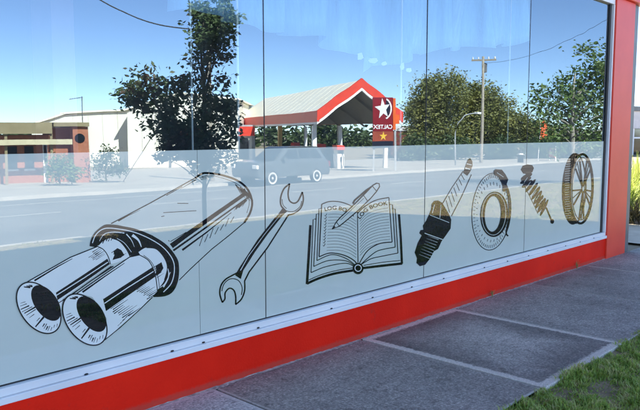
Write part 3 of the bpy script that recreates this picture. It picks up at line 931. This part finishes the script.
# ------------------------------------------------------------------ grass
def blades(name, n, xr, yr, hgt, wid, m, seed, label, sign=1):
    g = np.random.default_rng(seed)
    x = g.uniform(*xr, n); Y = g.uniform(*yr, n)
    f = np.sin(x*7.3+np.sin(Y*6.1)*1.4)+np.sin(Y*12.7-x*4.1)+.9*np.sin(x*19.1+Y*15.3+np.sin(x*5)*2)
    k = g.random(n) < np.clip(.76+sign*.22*f, .22, 1)
    x = x[k]; Y = Y[k]; f = f[k]; n = len(x)
    z = np.where(Y < 1.55, -.02, -.02-.0493*(Y-1.55))-.012
    a = g.uniform(0, 2*np.pi, n); lean = g.uniform(.2, 1.0, n)
    h = hgt*g.uniform(.4, 1.25, n)*np.clip(.85+.22*f, .45, 1.3); w = wid*g.uniform(.7, 1.3, n)
    dx, dy = np.cos(a), np.sin(a)
    p0 = np.stack([x-dy*w/2, -Y+dx*w/2, z], 1); p1 = np.stack([x+dy*w/2, -Y-dx*w/2, z], 1)
    mx_ = x+dx*h*lean*.3; my = -Y+dy*h*lean*.3; mz = z+h*.6
    p2 = np.stack([mx_+dy*w*.4, my-dx*w*.4, mz], 1); p3 = np.stack([mx_-dy*w*.4, my+dx*w*.4, mz], 1)
    p4 = np.stack([x+dx*h*lean*.9, -Y+dy*h*lean*.9, z+h*(1-.25*lean)], 1)
    v = np.stack([p0, p1, p2, p3, p4], 1).reshape(-1, 3)
    me = bpy.data.meshes.new(name)
    me.vertices.add(5*n); me.vertices.foreach_set('co', v.astype(np.float32).ravel())
    b = np.arange(n)[:, None]*5
    li = np.concatenate([b+np.array([[0, 1, 2, 3]]), b+np.array([[3, 2, 4]])], 1).ravel()
    me.loops.add(7*n); me.polygons.add(2*n)
    me.loops.foreach_set('vertex_index', li.astype(np.int32))
    ls = np.stack([np.arange(n)*7, np.arange(n)*7+4], 1).ravel()
    me.polygons.foreach_set('loop_start', ls.astype(np.int32))
    me.update(calc_edges=True); me.validate()
    o = link_mesh(name, me, m)
    return tag(o, label, 'grass', kind='stuff')
M['grass'] = leaf_mat('grass_blades', (.16, .27, .036), (.36, .48, .09), (.64, .56, .28), 14, .42)
M['grass_dry'] = leaf_mat('dry_grass_blades', (.20, .23, .06), (.34, .33, .11), (.46, .41, .18), 1.2, .25)
blades('verge_grass', 110000, (3.0, 8.5), (1.53, 2.9), .055, .009, M['grass'], 4, 'short patchy green grass on the verge beside the paving slabs')
blades('verge_grass', 30000, (3.0, 8.5), (1.53, 2.9), .028, .007, M['grass_dry'], 14, 'dead straw lying between the green grass beside the paving slabs', -1)
blades('verge_grass', 90000, (-2, 40), (2.8, 8.8), .055, .012, M['grass_dry'], 5, 'dry yellowish grass on the verge towards the road')
blades('verge_grass', 40000, (8.4, 26), (1.55, 3.4), .055, .009, M['grass_dry'], 6, 'dry yellowish grass on the sunlit verge past the shop')

# strappy plants in the sunny garden bed past the pillar
M['strap'] = leaf_mat('strappy_leaves', (.17, .25, .045), (.30, .36, .065), (.46, .42, .12), 2.6, .3)
M['strap_dark'] = leaf_mat('dark_strappy_leaves', (.035, .045, .02), (.07, .06, .03), (.14, .10, .05), 2.0, .2)
def strappy(label, x, y, h, n, m, seed, spread=.5):
    r = random.Random(seed)
    t = empty('strappy_plant', (x, y, -.015), label=label, cat='plant', group='strappy plants in the garden bed')
    mb = MB()
    for i in range(n):
        a = r.uniform(0, 6.28); l = h*r.uniform(.6, 1.1); sp = spread*r.uniform(.2, 1.2)*h; w = r.uniform(.008, .016)
        c, s_ = math.cos(a), math.sin(a); bx0, by0 = r.uniform(-.1, .1), r.uniform(-.1, .1)
        pts = []
        for k in range(5):
            u = k/4
            pts.append((bx0+c*sp*u**1.6, by0+s_*sp*u**1.6, l*(u-.38*u**3*sp/h*1.6)))
        nb = len(mb.v)
        for k, p in enumerate(pts):
            ww = w*(1-.9*(k/4)**2)
            mb.v += [(p[0]-s_*ww, p[1]+c*ww, p[2]), (p[0]+s_*ww, p[1]-c*ww, p[2])]
        for k in range(4):
            q = nb+2*k; mb.f.append((q, q+1, q+3, q+2))
    mb.build('leaves', m, t, fix=False)
    c = MB().lathe([(.11, -.02), (.10, .04), (.06, .10), (.03, .13)], 10)
    c.build('crown_base', M['bark'], t, smooth=True)
strappy('bright yellow-green strappy plant just past the pillar', 13.0, 1.25, 1.15, 190, M['strap'], 1)
strappy('arching dark brown strappy plant in front of the yellow-green ones', 12.85, .98, .62, 120, M['strap_dark'], 2, 1.0)
strappy('taller yellow-green strappy plant behind the nearest one', 14.9, 1.75, 1.3, 180, M['strap'], 3)
strappy('yellow-green strappy plant farthest from the pillar', 17.2, 2.5, 1.25, 160, M['strap'], 4)
for x, y, h, sd_, lab in ((7.98, -.065, .09, 8, 'tiny brown weed at the foot of the red wall near the pillar'), (6.02, -.065, .07, 9, 'tiny dry weed in the wall joint beside the dark slabs')):
    r = random.Random(sd_); mb = MB()
    for i in range(14):
        a = r.uniform(0, 6.28); l = h*r.uniform(.5, 1.1); c, s_ = math.cos(a)*.4, min(0.1, math.sin(a)*.4)
        mb.tube([(0, 0, -.01), (c*l*.4, s_*l*.4, l*.6), (c*l, s_*l, l)], [.0022, .002, .0008], 4)
        q = Vector((c*l, s_*l, l)); e = Vector((r.uniform(-1, 1), r.uniform(-1, .1), r.uniform(-.2, .6)))*.012
        e2 = Vector((e.y, -abs(e.x), e.z))*.5
        mb.add([q, q+e+e2, q+e*2, q+e-e2], [(0, 1, 2, 3)])
    tag(mb.build('weed', M['grass_dry'], None, fix=False, loc=(x, y, .0)), lab, 'weed', 'weeds at the foot of the wall')

# ------------------------------------------------------------------ far shop seen past the pillar
M['pale_fascia'] = mat('pale_fascia', (.62, .58, .57), .6)
M['dark_glass'] = mat('dark_glass', (.012, .014, .017), .08, spec=.8)
nbp = Vector((56.0, 15.4, -.02))
nb = empty('far_shop', nbp, math.radians(-18), label='low dark-fronted shop with pale fascia seen past the pillar', cat='building')
bx('wall', M['render_grey'], nb, -7, 14, 1.2, 9, -.3, 3.2)
bx('roof', M['grey_metal'], nb, -7.3, 14.3, -.4, 9.2, 3.26, 3.6)
bx('fascia', M['pale_fascia'], nb, -7.2, 14.2, -.25, .0, 1.95, 3.25)
bx('shopfront_glass', M['dark_glass'], nb, -6.9, 13.9, 1.1, 1.19, -.1, 2.9)
for i in range(8): bx('mullion', M['grey_metal'], nb, -6.9+i*2.95, -6.8+i*2.95, 1.03, 1.098, -.1, 2.9)
for i in range(5): bx('post', M['white_alu'], nb, -6.8+i*5, -6.65+i*5, -.2, -.05, -.1, 1.94)
bx('rail', M['white_alu'], nb, -6.9, 14, -.19, -.06, 1.2, 1.32)

# ------------------------------------------------------------------ service station across the road
M['cream_roof'] = mat('cream_sheet_roof', (.90, .82, .66), .6, (.93, .87, .73), .6)
M['cream_wall'] = mat('cream_wall', (.80, .75, .62), .7, (.84, .80, .68), .5)
M['fascia_red'] = mat('fascia_red', (.66, .045, .018), .4)
M['white'] = mat('white_paint', (.78, .77, .74), .5)
M['soffit'] = mat('soffit', (.16, .14, .11), .8)
M['ochre'] = mat('ochre_paint', (.50, .30, .08), .6)
M['car_paint'] = mat('car_paint', (.070, .080, .090), .2, spec=.7)
M['silver'] = mat('alloy', (.55, .55, .55), .4)
g0 = street(324, 122, 44)
AX = math.radians(-62.6)
servo = empty('service_station', (g0.x, g0.y, -1.15), AX, label='red and white fuel station canopy with a cream gabled roof across the road', cat='building')
EV, AP, HW, LN = 3.44, 6.08, 2.62, 25.5
up_ = (HW, AP); t_ = .12
MB().prism([(-.15, EV+.70), (HW, AP+.02), (HW, AP-.10), (-.15, EV+.56)], 0, .2, LN).build('roof_sheet', M['cream_roof'], servo)
MB().prism([(2*HW+.15, EV+.70), (HW+.002, AP+.02), (HW+.002, AP-.10), (2*HW+.15, EV+.56)], 0, .2, LN).build('roof_sheet', M['cream_roof'], servo)
for i in range(17):
    xx = .8+i*1.45
    MB().prism([(-.16, EV+.714), (HW, AP+.034), (HW, AP+.022), (-.16, EV+.702)], 0, xx, xx+.07).build('roof_rib', M['cream_roof'], servo)
bx('eave_fascia', M['fascia_red'], servo, 0, LN, -.32, -.16, EV, EV+.70)
bx('eave_fascia', M['fascia_red'], servo, 0, LN, 2*HW+.16, 2*HW+.32, EV, EV+.70)
MB().prism([(-.32, EV+.02), (-.32, EV+.70), (HW, AP+.14), (HW, AP-.46)], 0, -.02, .19).build('gable_fascia', M['fascia_red'], servo)
MB().prism([(2*HW+.32, EV+.02), (2*HW+.32, EV+.70), (HW+.002, AP+.14), (HW+.002, AP-.46)], 0, -.02, .19).build('gable_fascia', M['fascia_red'], servo)
MB().prism([(-.30, EV-.16), (-.30, EV+.015), (HW, AP-.465), (HW, AP-.64)], 0, .0, .17).build('gable_trim', M['white'], servo)
MB().prism([(2*HW+.30, EV-.16), (2*HW+.30, EV+.015), (HW+.002, AP-.465), (HW+.002, AP-.64)], 0, .0, .17).build('gable_trim', M['white'], servo)
bx('eave_trim', M['white'], servo, .18, LN, -.30, -.18, EV-.14, EV-.003)
MB().prism([(-.14, EV+.05), (HW, AP-.55), (2*HW+.14, EV+.05), (2*HW+.14, EV+.02), (HW, AP-.62), (-.14, EV+.02)], 0, .22, LN-.1).build('soffit', M['soffit'], servo)
for i in range(5):
    MB().prism([(-.1, EV-.1), (HW, AP-.72), (2*HW+.1, EV-.1), (2*HW+.1, EV-.22), (HW, AP-.95), (-.1, EV-.22)], 0, 1.6+i*4.6, 1.75+i*4.6).build('rafter', M['soffit'], servo)
for cx, cy, m in ((1.8, .1, 'white'), (1.8, 2*HW-.1, 'white'), (10.5, .1, 'ochre'), (10.5, 2*HW-.1, 'white'), (19.5, .1, 'white'), (19.5, 2*HW-.1, 'white')):
    bx('column', M[m], servo, cx-.14, cx+.14, cy-.14, cy+.14, -.1, EV-.1)
def pump(label, lx, ly):
    p = Matrix.Rotation(AX, 4, 'Z') @ Vector((lx, ly, 0))
    t = empty('fuel_pump', (g0.x+p.x, g0.y+p.y, -1.15), AX, label=label, cat='fuel pump', group='fuel pumps under the canopy')
    bx('island', M['kerb'], t, -.9, .9, -.4, .4, -.1, .16, bevel=.03)
    bx('cabinet', M['white'], t, -.42, .42, -.26, .26, .165, 1.35, bevel=.03)
    bx('head', M['fascia_red'], t, -.45, .45, -.28, .28, 1.62, 1.95, bevel=.03)
    bx('display', M['dark_glass'], t, -.38, .38, -.20, .20, 1.355, 1.615)
    for s in (-1, 1):
        h = MB().tube([(.45*s, .1, 1.5), (.62*s, .12, 1.1), (.66*s, .1, .5), (.55*s, .05, .35), (.5*s, 0, .9)], .025, 6).build('hose', M['black'], t, smooth=True)
        bx('nozzle', M['black'], h, .44*s-.03, .44*s+.06, -.05, .05, .85, 1.15)
pump('white and red fuel pump nearest the road under the canopy', 3.6, HW-.2)
pump('white and red fuel pump in the middle of the canopy', 7.4, HW-.2)
pump('white and red fuel pump deepest under the canopy', 14, HW-.2)
# kiosk behind the pumps
kp = Matrix.Rotation(AX, 4, 'Z') @ Vector((17, -7.6, 0))
ks = empty('station_kiosk', (g0.x+kp.x, g0.y+kp.y, -1.15), AX, label='low station shop with red band and dark glass beside the canopy', cat='building')
bx('wall', M['cream_wall'], ks, 0, 9, 0, 7, -.1, 3.0)
bx('red_band', M['fascia_red'], ks, -.25, 9.2, -.25, 7.2, 2.5, 3.3)
bx('roof', M['roof_steel'], ks, -.1, 9.1, -.1, 7.1, 3.305, 3.45)
for i in range(4):
    w = bx('window', M['dark_glass'], ks, -.06, -.003, .5+i*1.6, 1.9+i*1.6, .5, 2.3)
    bx('frame', M['white'], w, -.09, -.062, .44+i*1.6, .5+i*1.6, .44, 2.36)
# pylon sign
M['sign_red'] = mat('sign_red', (.24, .012, .018), .3)
M['sign_orange'] = mat('sign_orange', (.75, .12, .02), .4)
M['sign_white'] = mat('sign_white', (.82, .82, .80), .4)
M['sign_yellow'] = mat('sign_yellow', (.80, .48, .05), .4)
M['sign_dark'] = mat('sign_dark', (.015, .016, .03), .3)
s0 = street(383.5, 130, 42)
sa = math.atan2(3.467-s0.y, 0-s0.x)+math.pi/2-math.radians(4)     # faces the shop
sg = empty('pylon_sign', (s0.x, s0.y, zs(-s0.y)), sa, label='tall red fuel price sign with white star beside the canopy', cat='sign')
b0 = s0.z - zs(-s0.y)
S_ = 42/F_PX
zt = street(383, 97.5, 42).z-zs(-s0.y); zm = street(383, 131, 42).z-zs(-s0.y); zb_ = street(383, 141, 42).z-zs(-s0.y)
hw = 11.0*S_
bx('panel', M['sign_red'], sg, -hw, hw, -.14, .14, zm+.004, zt, bevel=.02)
bx('price_panel', mat('sign_brown', (.32, .06, .03), .4), sg, -hw, hw, -.13, .13, zb_+.004, zm)
bx('price_board', M['sign_dark'], sg, -hw, hw, -.135, .135, zb_-.42, zb_)
bx('post', M['roof_steel'], sg, hw-.16, hw-.06, -.06, .06, -.1, zb_-.424)
bx('side_band', M['sign_orange'], sg, -hw-.16, -hw-.002, -.16, .16, zm+.1, zt-.05)
bx('side_box', M['sign_orange'], sg, -hw-.34, -hw-.161, -.1, .1, zm+.45, zm+1.0)
bx('post', M['roof_steel'], sg, -hw-.20, -hw-.08, -.07, .07, -.1, zm+.09)
def flat(name, pts, m, parent, y, th=.012):
    MB().prism(pts, 1, y-th, y).build(name, m, parent)
cz = (zt+zm)/2+.33; R_ = .62
star = []
for i in range(10):
    q = math.pi/2+i*math.pi/5-.12
    r_ = R_*1.02 if i % 2 == 0 else R_*.42
    star.append((math.cos(q)*r_*.82+.05, cz+math.sin(q)*r_))
flat('star', star, M['sign_white'], sg, -.141)
arc = [(math.cos(math.radians(t))*R_*.86-.06, cz+math.sin(math.radians(t))*R_) for t in range(100, 262, 9)]
arc2 = [(math.cos(math.radians(t))*R_*.70-.06, cz+math.sin(math.radians(t))*R_*.86) for t in range(261, 99, -9)]
flat('ring', arc+arc2, M['sign_white'], sg, -.141)
arc = [(math.cos(math.radians(t))*R_*.66-.06, cz+math.sin(math.radians(t))*R_*.82) for t in range(100, 262, 9)]
flat('disc', arc, M['sign_dark'], sg, -.1405, .004)
def sign_text(txt, size, cx, zz, m, y, stretch=1.0):
    v, f = text_mesh(txt, size)
    MB().add([(cx+u*stretch, y, zz+h) for u, h in v], f).build('lettering', m, sg, fix=False)
sign_text('CALTEX', .34, 0, zm+.16, M['sign_white'], -.1435)
fs = []
for i in range(10):
    q = math.pi/2+i*math.pi/5
    r_ = .30 if i % 2 == 0 else .11
    fs.append((math.cos(q)*r_, (zm+zb_)/2+math.sin(q)*r_))
flat('small_star', fs, M['sign_yellow'], sg, -.131)

# small red shop right of the sign
p = street(402, 140, 88)
rs = empty('red_shop', (p.x, p.y, zs(-p.y)), math.radians(-50), label='small dark red shop with a pale parapet right of the price sign', cat='building')
bx('wall', mat('brick_red', (.16, .028, .02), .7), rs, -3.6, 1.4, -2, 4, -.2, 3.1)
bx('parapet', M['pale_fascia'], rs, -3.7, 1.5, -2.1, 4.1, 3.104, 3.7)
bx('sign_band', M['sign_red'], rs, -3.4, 1.2, -2.06, -2.003, 1.7, 2.5)
bx('window', M['dark_glass'], rs, -3.0, .8, -2.05, -2.003, .5, 1.6)

# cream sheds
def shed(label, pl, pr, zl, zr, apex=None, depth=14):
    a, b = Vector(pl), Vector(pr); a.z = b.z = 0
    d = (b-a); L = d.length; ang = math.atan2(d.y, d.x)
    zg = zs(-(a.y+b.y)/2)
    s = empty('cream_shed', (a.x, a.y, zg), ang, label=label, cat='shed', group='cream sheds across the road')
    top = [(0, zl-zg), (L, zr-zg)] if not apex else [(0, zl-zg), (L*apex[0], apex[1]-zg), (L, zr-zg)]
    n = int(L/1.15)
    def h(u):
        for (x0, z0), (x1, z1) in zip(top, top[1:]):
            if x0 <= u <= x1+1e-6: return z0+(z1-z0)*(u-x0)/(x1-x0)
        return top[-1][1]
    for i in range(n):
        u0, u1 = L*i/n, L*(i+1)/n
        MB().prism([(u0+.01, -.1), (u1-.01, -.1), (u1-.01, h(u1)), (u0+.01, h(u0))], 1, -.15, 0).build('wall_sheet', M['cream_wall'], s)
    for (x0, z0), (x1, z1) in zip(top, top[1:]):
        MB().prism([(x0-.2, z0+.01), (x1+.2, z1+.01), (x1+.2, z1+.14), (x0-.2, z0+.14)], 1, -depth, .25).build('roof', M['cream_roof'], s)
    MB().prism([(.05, -.1), (L-.05, -.1)]+[(min(max(x, .05), L-.05), z-.02) for x, z in top[::-1]], 1, -depth+.2, -.16).build('core', M['cream_wall'], s)
    return s
s1 = shed('long low cream shed with sloping roof behind the brick house', street(30, 126, 60), street(132, 110, 60), street(30, 126, 60).z, street(132, 110.5, 60).z, (.33, street(64, 114.5, 60).z))
s2 = shed('tall cream gabled shed behind the dark street tree', street(126, 110, 58), street(238, 100, 58), street(128, 111, 58).z, street(238, 100, 58).z, (.45, street(178, 93, 58).z))
# brick house with flat verandah roof
M['brick'] = mat('red_brick', (.30, .10, .05), .85, (.38, .15, .08), 9)
M['olive'] = mat('olive_fascia', (.20, .16, .08), .7, (.26, .21, .11), 2)
hA, hB = street(-70, 130, 31), street(88, 130, 34)
dv = hB-hA; hz = zs(30)
hs = empty('brick_house', (hA.x, hA.y, hz), math.atan2(dv.y, dv.x), label='low brick house with flat olive verandah roof left of the sheds', cat='house')
LH = math.hypot(dv.x, dv.y)
K0 = LH
kx = lambda px: LH*(px+70)/158
bx('wall', M['brick'], hs, 0, kx(50), -7, -1.2, -.2, 2.35)
bx('brick_end', M['brick'], hs, kx(72), kx(88), -6, .05, -.2, 2.75)
bx('end_roof', M['olive'], hs, kx(50), kx(89), -6.2, .2, 2.76, 2.95)
bx('wall', M['brick'], hs, kx(50)+.01, kx(72)-.01, -6, -1.0, -.2, 2.72)
bx('verandah_fascia', M['olive'], hs, -.2, kx(48), -7, .35, 2.42, 2.95)
bx('awning', mat('awning_cream', (.50, .44, .28), .7), hs, -.2, kx(70), .36, .5, 1.90, 2.15)
MB().lathe([(.22, .055), (.22, .09)], 16, axis=1, c=(kx(79), 0, 2.2)).build('round_window', M['dark_glass'], hs)
for px in (2, 20): 
    w = bx('window', M['dark_glass'], hs, kx(px), kx(px+10), -1.19, -1.12, .7, 1.8)
    bx('sill', M['white'], w, kx(px)-.05, kx(px+10)+.05, -1.18, -1.05, .6, .69)
dr = bx('door', M['white'], hs, kx(40), kx(45), -1.19, -1.1, -.1, 2.0)
bx('pane', M['dark_glass'], dr, kx(41), kx(44), -1.095, -1.07, 1.0, 1.85)
for px in (-40, 0, 47): bx('verandah_post', M['olive'], hs, kx(px)-.06, kx(px)+.06, .1, .22, -.1, 2.41)
an = MB()
an.tube([(kx(86), -1, 2.9), (kx(86), -1, 4.25)], .022, 6); an.tube([(kx(72), -1, 4.1), (kx(87), -1, 4.2)], .015, 5)
for i in range(6): an.tube([(kx(73+2.4*i), -1.3, 4.12+i*.015), (kx(73+2.4*i), -.7, 4.12+i*.015)], .01, 5)
an.build('antenna', M['grey_metal'], hs)

# ------------------------------------------------------------------ poles, wires, lamp
M['timber'] = mat('grey_timber', (.26, .22, .17), .85, (.34, .30, .24), 5, .3, 30)
M['wire'] = mat('wire', (.02, .02, .022), .6)
def power_pole(label, x, y, top, arm_dir, tr=True):
    zb = zs(-y)
    t = empty('power_pole', (x, y, zb), arm_dir, label=label, cat='power pole', group='power poles')
    H = top-zb
    MB().lathe([(.14, -.3), (.13, .5), (.10, H)], 12).build('post', M['timber'], t, smooth=True)
    c = bx('crossarm', M['timber'], t, -.06, .06, -.9, .9, H-.35, H-.22)
    for yy in (-.8, -.4, .4, .8):
        MB().lathe([(.035, H-.22), (.06, H-.16), (.04, H-.10), (.055, H-.06), (.02, H-.02)], 8, c=(0, yy, 0)).build('insulator', M['white'], c)
    if tr:
        MB().lathe([(.05, H-1.25), (.22, H-1.2), (.22, H-.55), (.10, H-.48)], 14, c=(.30, 0.1, 0)).build('transformer', M['grey_metal'], t, smooth=False)
    return H
pp = street(482, 100, 55)
ptop = street(482, 57, 55).z
power_pole('grey timber power pole with crossarm in front of the dark trees', pp.x, pp.y, ptop, math.radians(-30))
q = street(210, 100, 33)
q2 = street(210, 27, 33).z
power_pole('power pole hidden behind the dark street tree', q.x, q.y, q2, math.radians(20), False)
def wire(label, a, b, sag, r, name='overhead_wire', n=18):
    a, b = Vector(a), Vector(b); pts = []
    for i in range(n+1):
        u = i/n; p = a.lerp(b, u); p.z -= sag*4*u*(1-u); pts.append(p)
    tag(MB().tube(pts, r, 6).build(name, M['wire'], smooth=True), label, 'wire', 'overhead wires')
far = street(760, 12, 30)
wire('thin power line running right from the pole with crossarm', (pp.x, pp.y+.1, ptop-.5), (34, -7.5, 8.3), .9, .010)
A = street(-10, -110, 30); 
wire('thick sagging service cable left of the dark street tree', street(40, -45, 31), (q.x, q.y, q2-.15), .95, .030)
wire('straight stay wire slanting down left of the dark street tree', (q.x, q.y, q2-.7), (street(122, 160, 33).x, street(122, 160, 33).y, zs(23)), 0, .014, 'stay_wire', 2)
# curved street lamp
lp0 = street(456, 150, 50); lz = zs(-lp0.y)
lm_ = empty('street_lamp', (lp0.x, lp0.y, lz), label='slim pale street lamp with a curved arm left of the power pole', cat='street lamp')
e = street(476, 113, 50)-Vector((lp0.x, lp0.y, lz))
MB().tube([(0, 0, -.2), (0, 0, 1.5), (0, 0, e.z*.62), (e.x*.12, e.y*.12, e.z*.80), (e.x*.45, e.y*.45, e.z*.95), (e.x, e.y, e.z)], [.06, .055, .045, .04, .035, .03], 8).build('post', M['roof_steel'], lm_, smooth=True)
MB().box(e.x-.1, e.x+.4, e.y-.05, e.y+.15, e.z-.08, e.z+.06).build('lamp_head', M['white'], lm_, bevel=.02)
# red banner and red notice board on the far verge
bp = street(540, 129, 56); bz = zs(-bp.y)
bn = empty('feather_banner', (bp.x, bp.y, bz), math.radians(45), label='red feather banner on the far verge left of the sunny tree', cat='banner')
zt2, zb2 = street(540, 118, 56).z-bz, street(540, 139, 56).z-bz
MB().tube([(0, 0, -.2), (0, 0, zt2-.4), (.06, 0, zt2-.1), (.3, 0, zt2)], .02, 6).build('pole', M['white'], bn)
mb = MB()
for i in range(7):
    u = i/6; z = zb2+(zt2-.05-zb2)*u; w = .55+.30*math.sin(u*2.2+.6)
    mb.v += [(.03, .05*math.sin(u*5), z), (.03+w*(.75 if i < 6 else .35), .06*math.sin(u*5+1), z-.1)]
    if i: n = len(mb.v); mb.f.append((n-4, n-3, n-1, n-2))
o = mb.build('cloth', M['sign_orange'], bn); o.modifiers.new('thickness', 'SOLIDIFY').thickness = .006
rb_ = street(553, 154, 57); rz_ = zs(-rb_.y)
nbd = empty('notice_board', (rb_.x, rb_.y, rz_), math.radians(-45), label='small orange-red notice board with white lines on the far verge', cat='sign')
bx('board', M['sign_orange'], nbd, -.62, .62, -.03, .03, .3, 1.35, bevel=.01)
for s in (-1, 1): bx('leg', M['white'], nbd, s*.55-.03, s*.55+.03, .032, .09, -.2, 1.3)
for k in range(3): bx('white_line', M['sign_white'], nbd, -.5, .5-.15*k, .031, .036, .5+.28*k, .58+.28*k) if False else bx('white_line', M['sign_white'], nbd, -.5, .5-.15*k, -.036, -.031, .5+.28*k, .58+.28*k)
bo = street(521, 156, 54)
bd = empty('bollard', (bo.x, bo.y, zs(-bo.y)), label='short dark bollard on the far verge right of the power pole', cat='bollard')
MB().lathe([(.16, -.1), (.15, .8), (.12, .9), (.02, .95)], 12).build('post', M['black'], bd, smooth=True)
MB().lathe([(.155, .6), (.155, .72)], 12).build('reflector_band', M['white'], bd)

# ------------------------------------------------------------------ parked wagon by the far kerb
def car(label, x, y, z, rz, paint):
    t = empty('parked_car', (x, y, z), rz, label=label, cat='car')
    prof = [(-2.35, .45), (-2.38, .75), (-2.30, 1.02), (-2.22, 1.06), (-1.25, 1.10), (-1.0, 1.12), (2.15, 1.10), (2.30, .95), (2.34, .55), (2.25, .38), (-2.2, .36)]
    bm = bmesh.new()
    rings = []
    for yy, sc in ((-.90, .97), (-.80, 1), (.80, 1), (.90, .97)):
        rings.append([bm.verts.new((px*sc, yy, pz if abs(yy) < .85 else .36+(pz-.36)*.93)) for px, pz in prof])
    for a, b in zip(rings, rings[1:]):
        for i in range(len(prof)): bm.faces.new((a[i], a[(i+1) % len(prof)], b[(i+1) % len(prof)], b[i]))
    bm.faces.new(rings[0][::-1]); bm.faces.new(rings[-1])
    bmesh.ops.recalc_face_normals(bm, faces=bm.faces)
    me = bpy.data.meshes.new('body'); bm.to_mesh(me); bm.free()
    o = link_mesh('body', me, paint, t); m = o.modifiers.new('bevel', 'BEVEL'); m.width = .05; m.segments = 3
    cab = [(-1.15, 1.10), (-.45, 1.66), (-.2, 1.72), (1.7, 1.70), (1.95, 1.55), (2.15, 1.09)]
    bm = bmesh.new(); rings = []
    for yy, ins in ((-.84, 0), (-.66, 1), (.66, 1), (.84, 0)):
        rings.append([bm.verts.new((px*(1 if ins else .985), yy if pz < 1.3 else (math.copysign(.66, yy)), pz if (ins or pz < 1.3) else pz-.04)) for px, pz in cab])
    for a, b in zip(rings, rings[1:]):
        for i in range(len(cab)-1): bm.faces.new((a[i], a[i+1], b[i+1], b[i]))
    bm.faces.new(rings[0][::-1]); bm.faces.new(rings[-1])
    bmesh.ops.recalc_face_normals(bm, faces=bm.faces)
    me = bpy.data.meshes.new('cabin'); bm.to_mesh(me); bm.free(); link_mesh('cabin', me, paint, t)
    for s in (-1, 1):
        for xs in ([(-.78, 1.17), (-.32, 1.58), (.25, 1.62), (.25, 1.17)], [(.33, 1.17), (.33, 1.62), (1.1, 1.62), (1.1, 1.17)], [(1.18, 1.17), (1.18, 1.62), (1.62, 1.60), (1.85, 1.17)]):
            mb = MB()
            def yo(zz): return s*(.845-.18*max(0, (zz-1.12))/.56+.006)
            vs = [(a, yo(zz), zz) for a, zz in xs]
            mb.add(vs, [(0, 1, 2, 3)])
            mb.build('side_window', M['dark_glass'], t)
        bx('headlight', M['sign_white'], t, -2.40, -2.28, s*.72-.15, s*.72+.15, .78, .95, bevel=.02)
        bx('tail_light', M['sign_red'], t, 2.26, 2.36, s*.76-.1, s*.76+.1, .75, 1.02, bevel=.02)
        bx('mirror', paint, t, -.85, -.70, s*.95-.1, s*.95+.1, 1.10, 1.25, bevel=.02)
        for wx in (-1.42, 1.42):
            w = empty('wheel', (0, 0, 0)); w.parent = t
            MB().lathe([(.24, s*.72), (.335, s*.74), (.345, s*.82), (.335, s*.90), (.25, s*.915)], 24, axis=1, c=(wx, 0, .345)).build('tyre', M['black'], w, smooth=True)
            MB().lathe([(.275, s*.90), (.265, s*.925), (.07, s*.90), (.05, s*.93)], 20, axis=1, c=(wx, 0, .345)).build('rim', M['silver'], w)
    MB().add([(-1.12, -.72, 1.15), (-1.12, .72, 1.15), (-.50, .6, 1.64), (-.50, -.6, 1.64)], [(0, 1, 2, 3)]).build('windscreen', M['dark_glass'], t).location = (-.03, 0, .02)
car('dark grey wagon parked along the far kerb in front of the canopy', 22.2, -20.05, zs(20.05)+.01, 0, M['car_paint'])
cp2 = street(338, 150, 50)
car('dark hatchback parked under the station canopy', cp2.x+1.5, cp2.y-2, -1.13, math.radians(-40), mat('car_blue', (.02, .03, .05), .25))
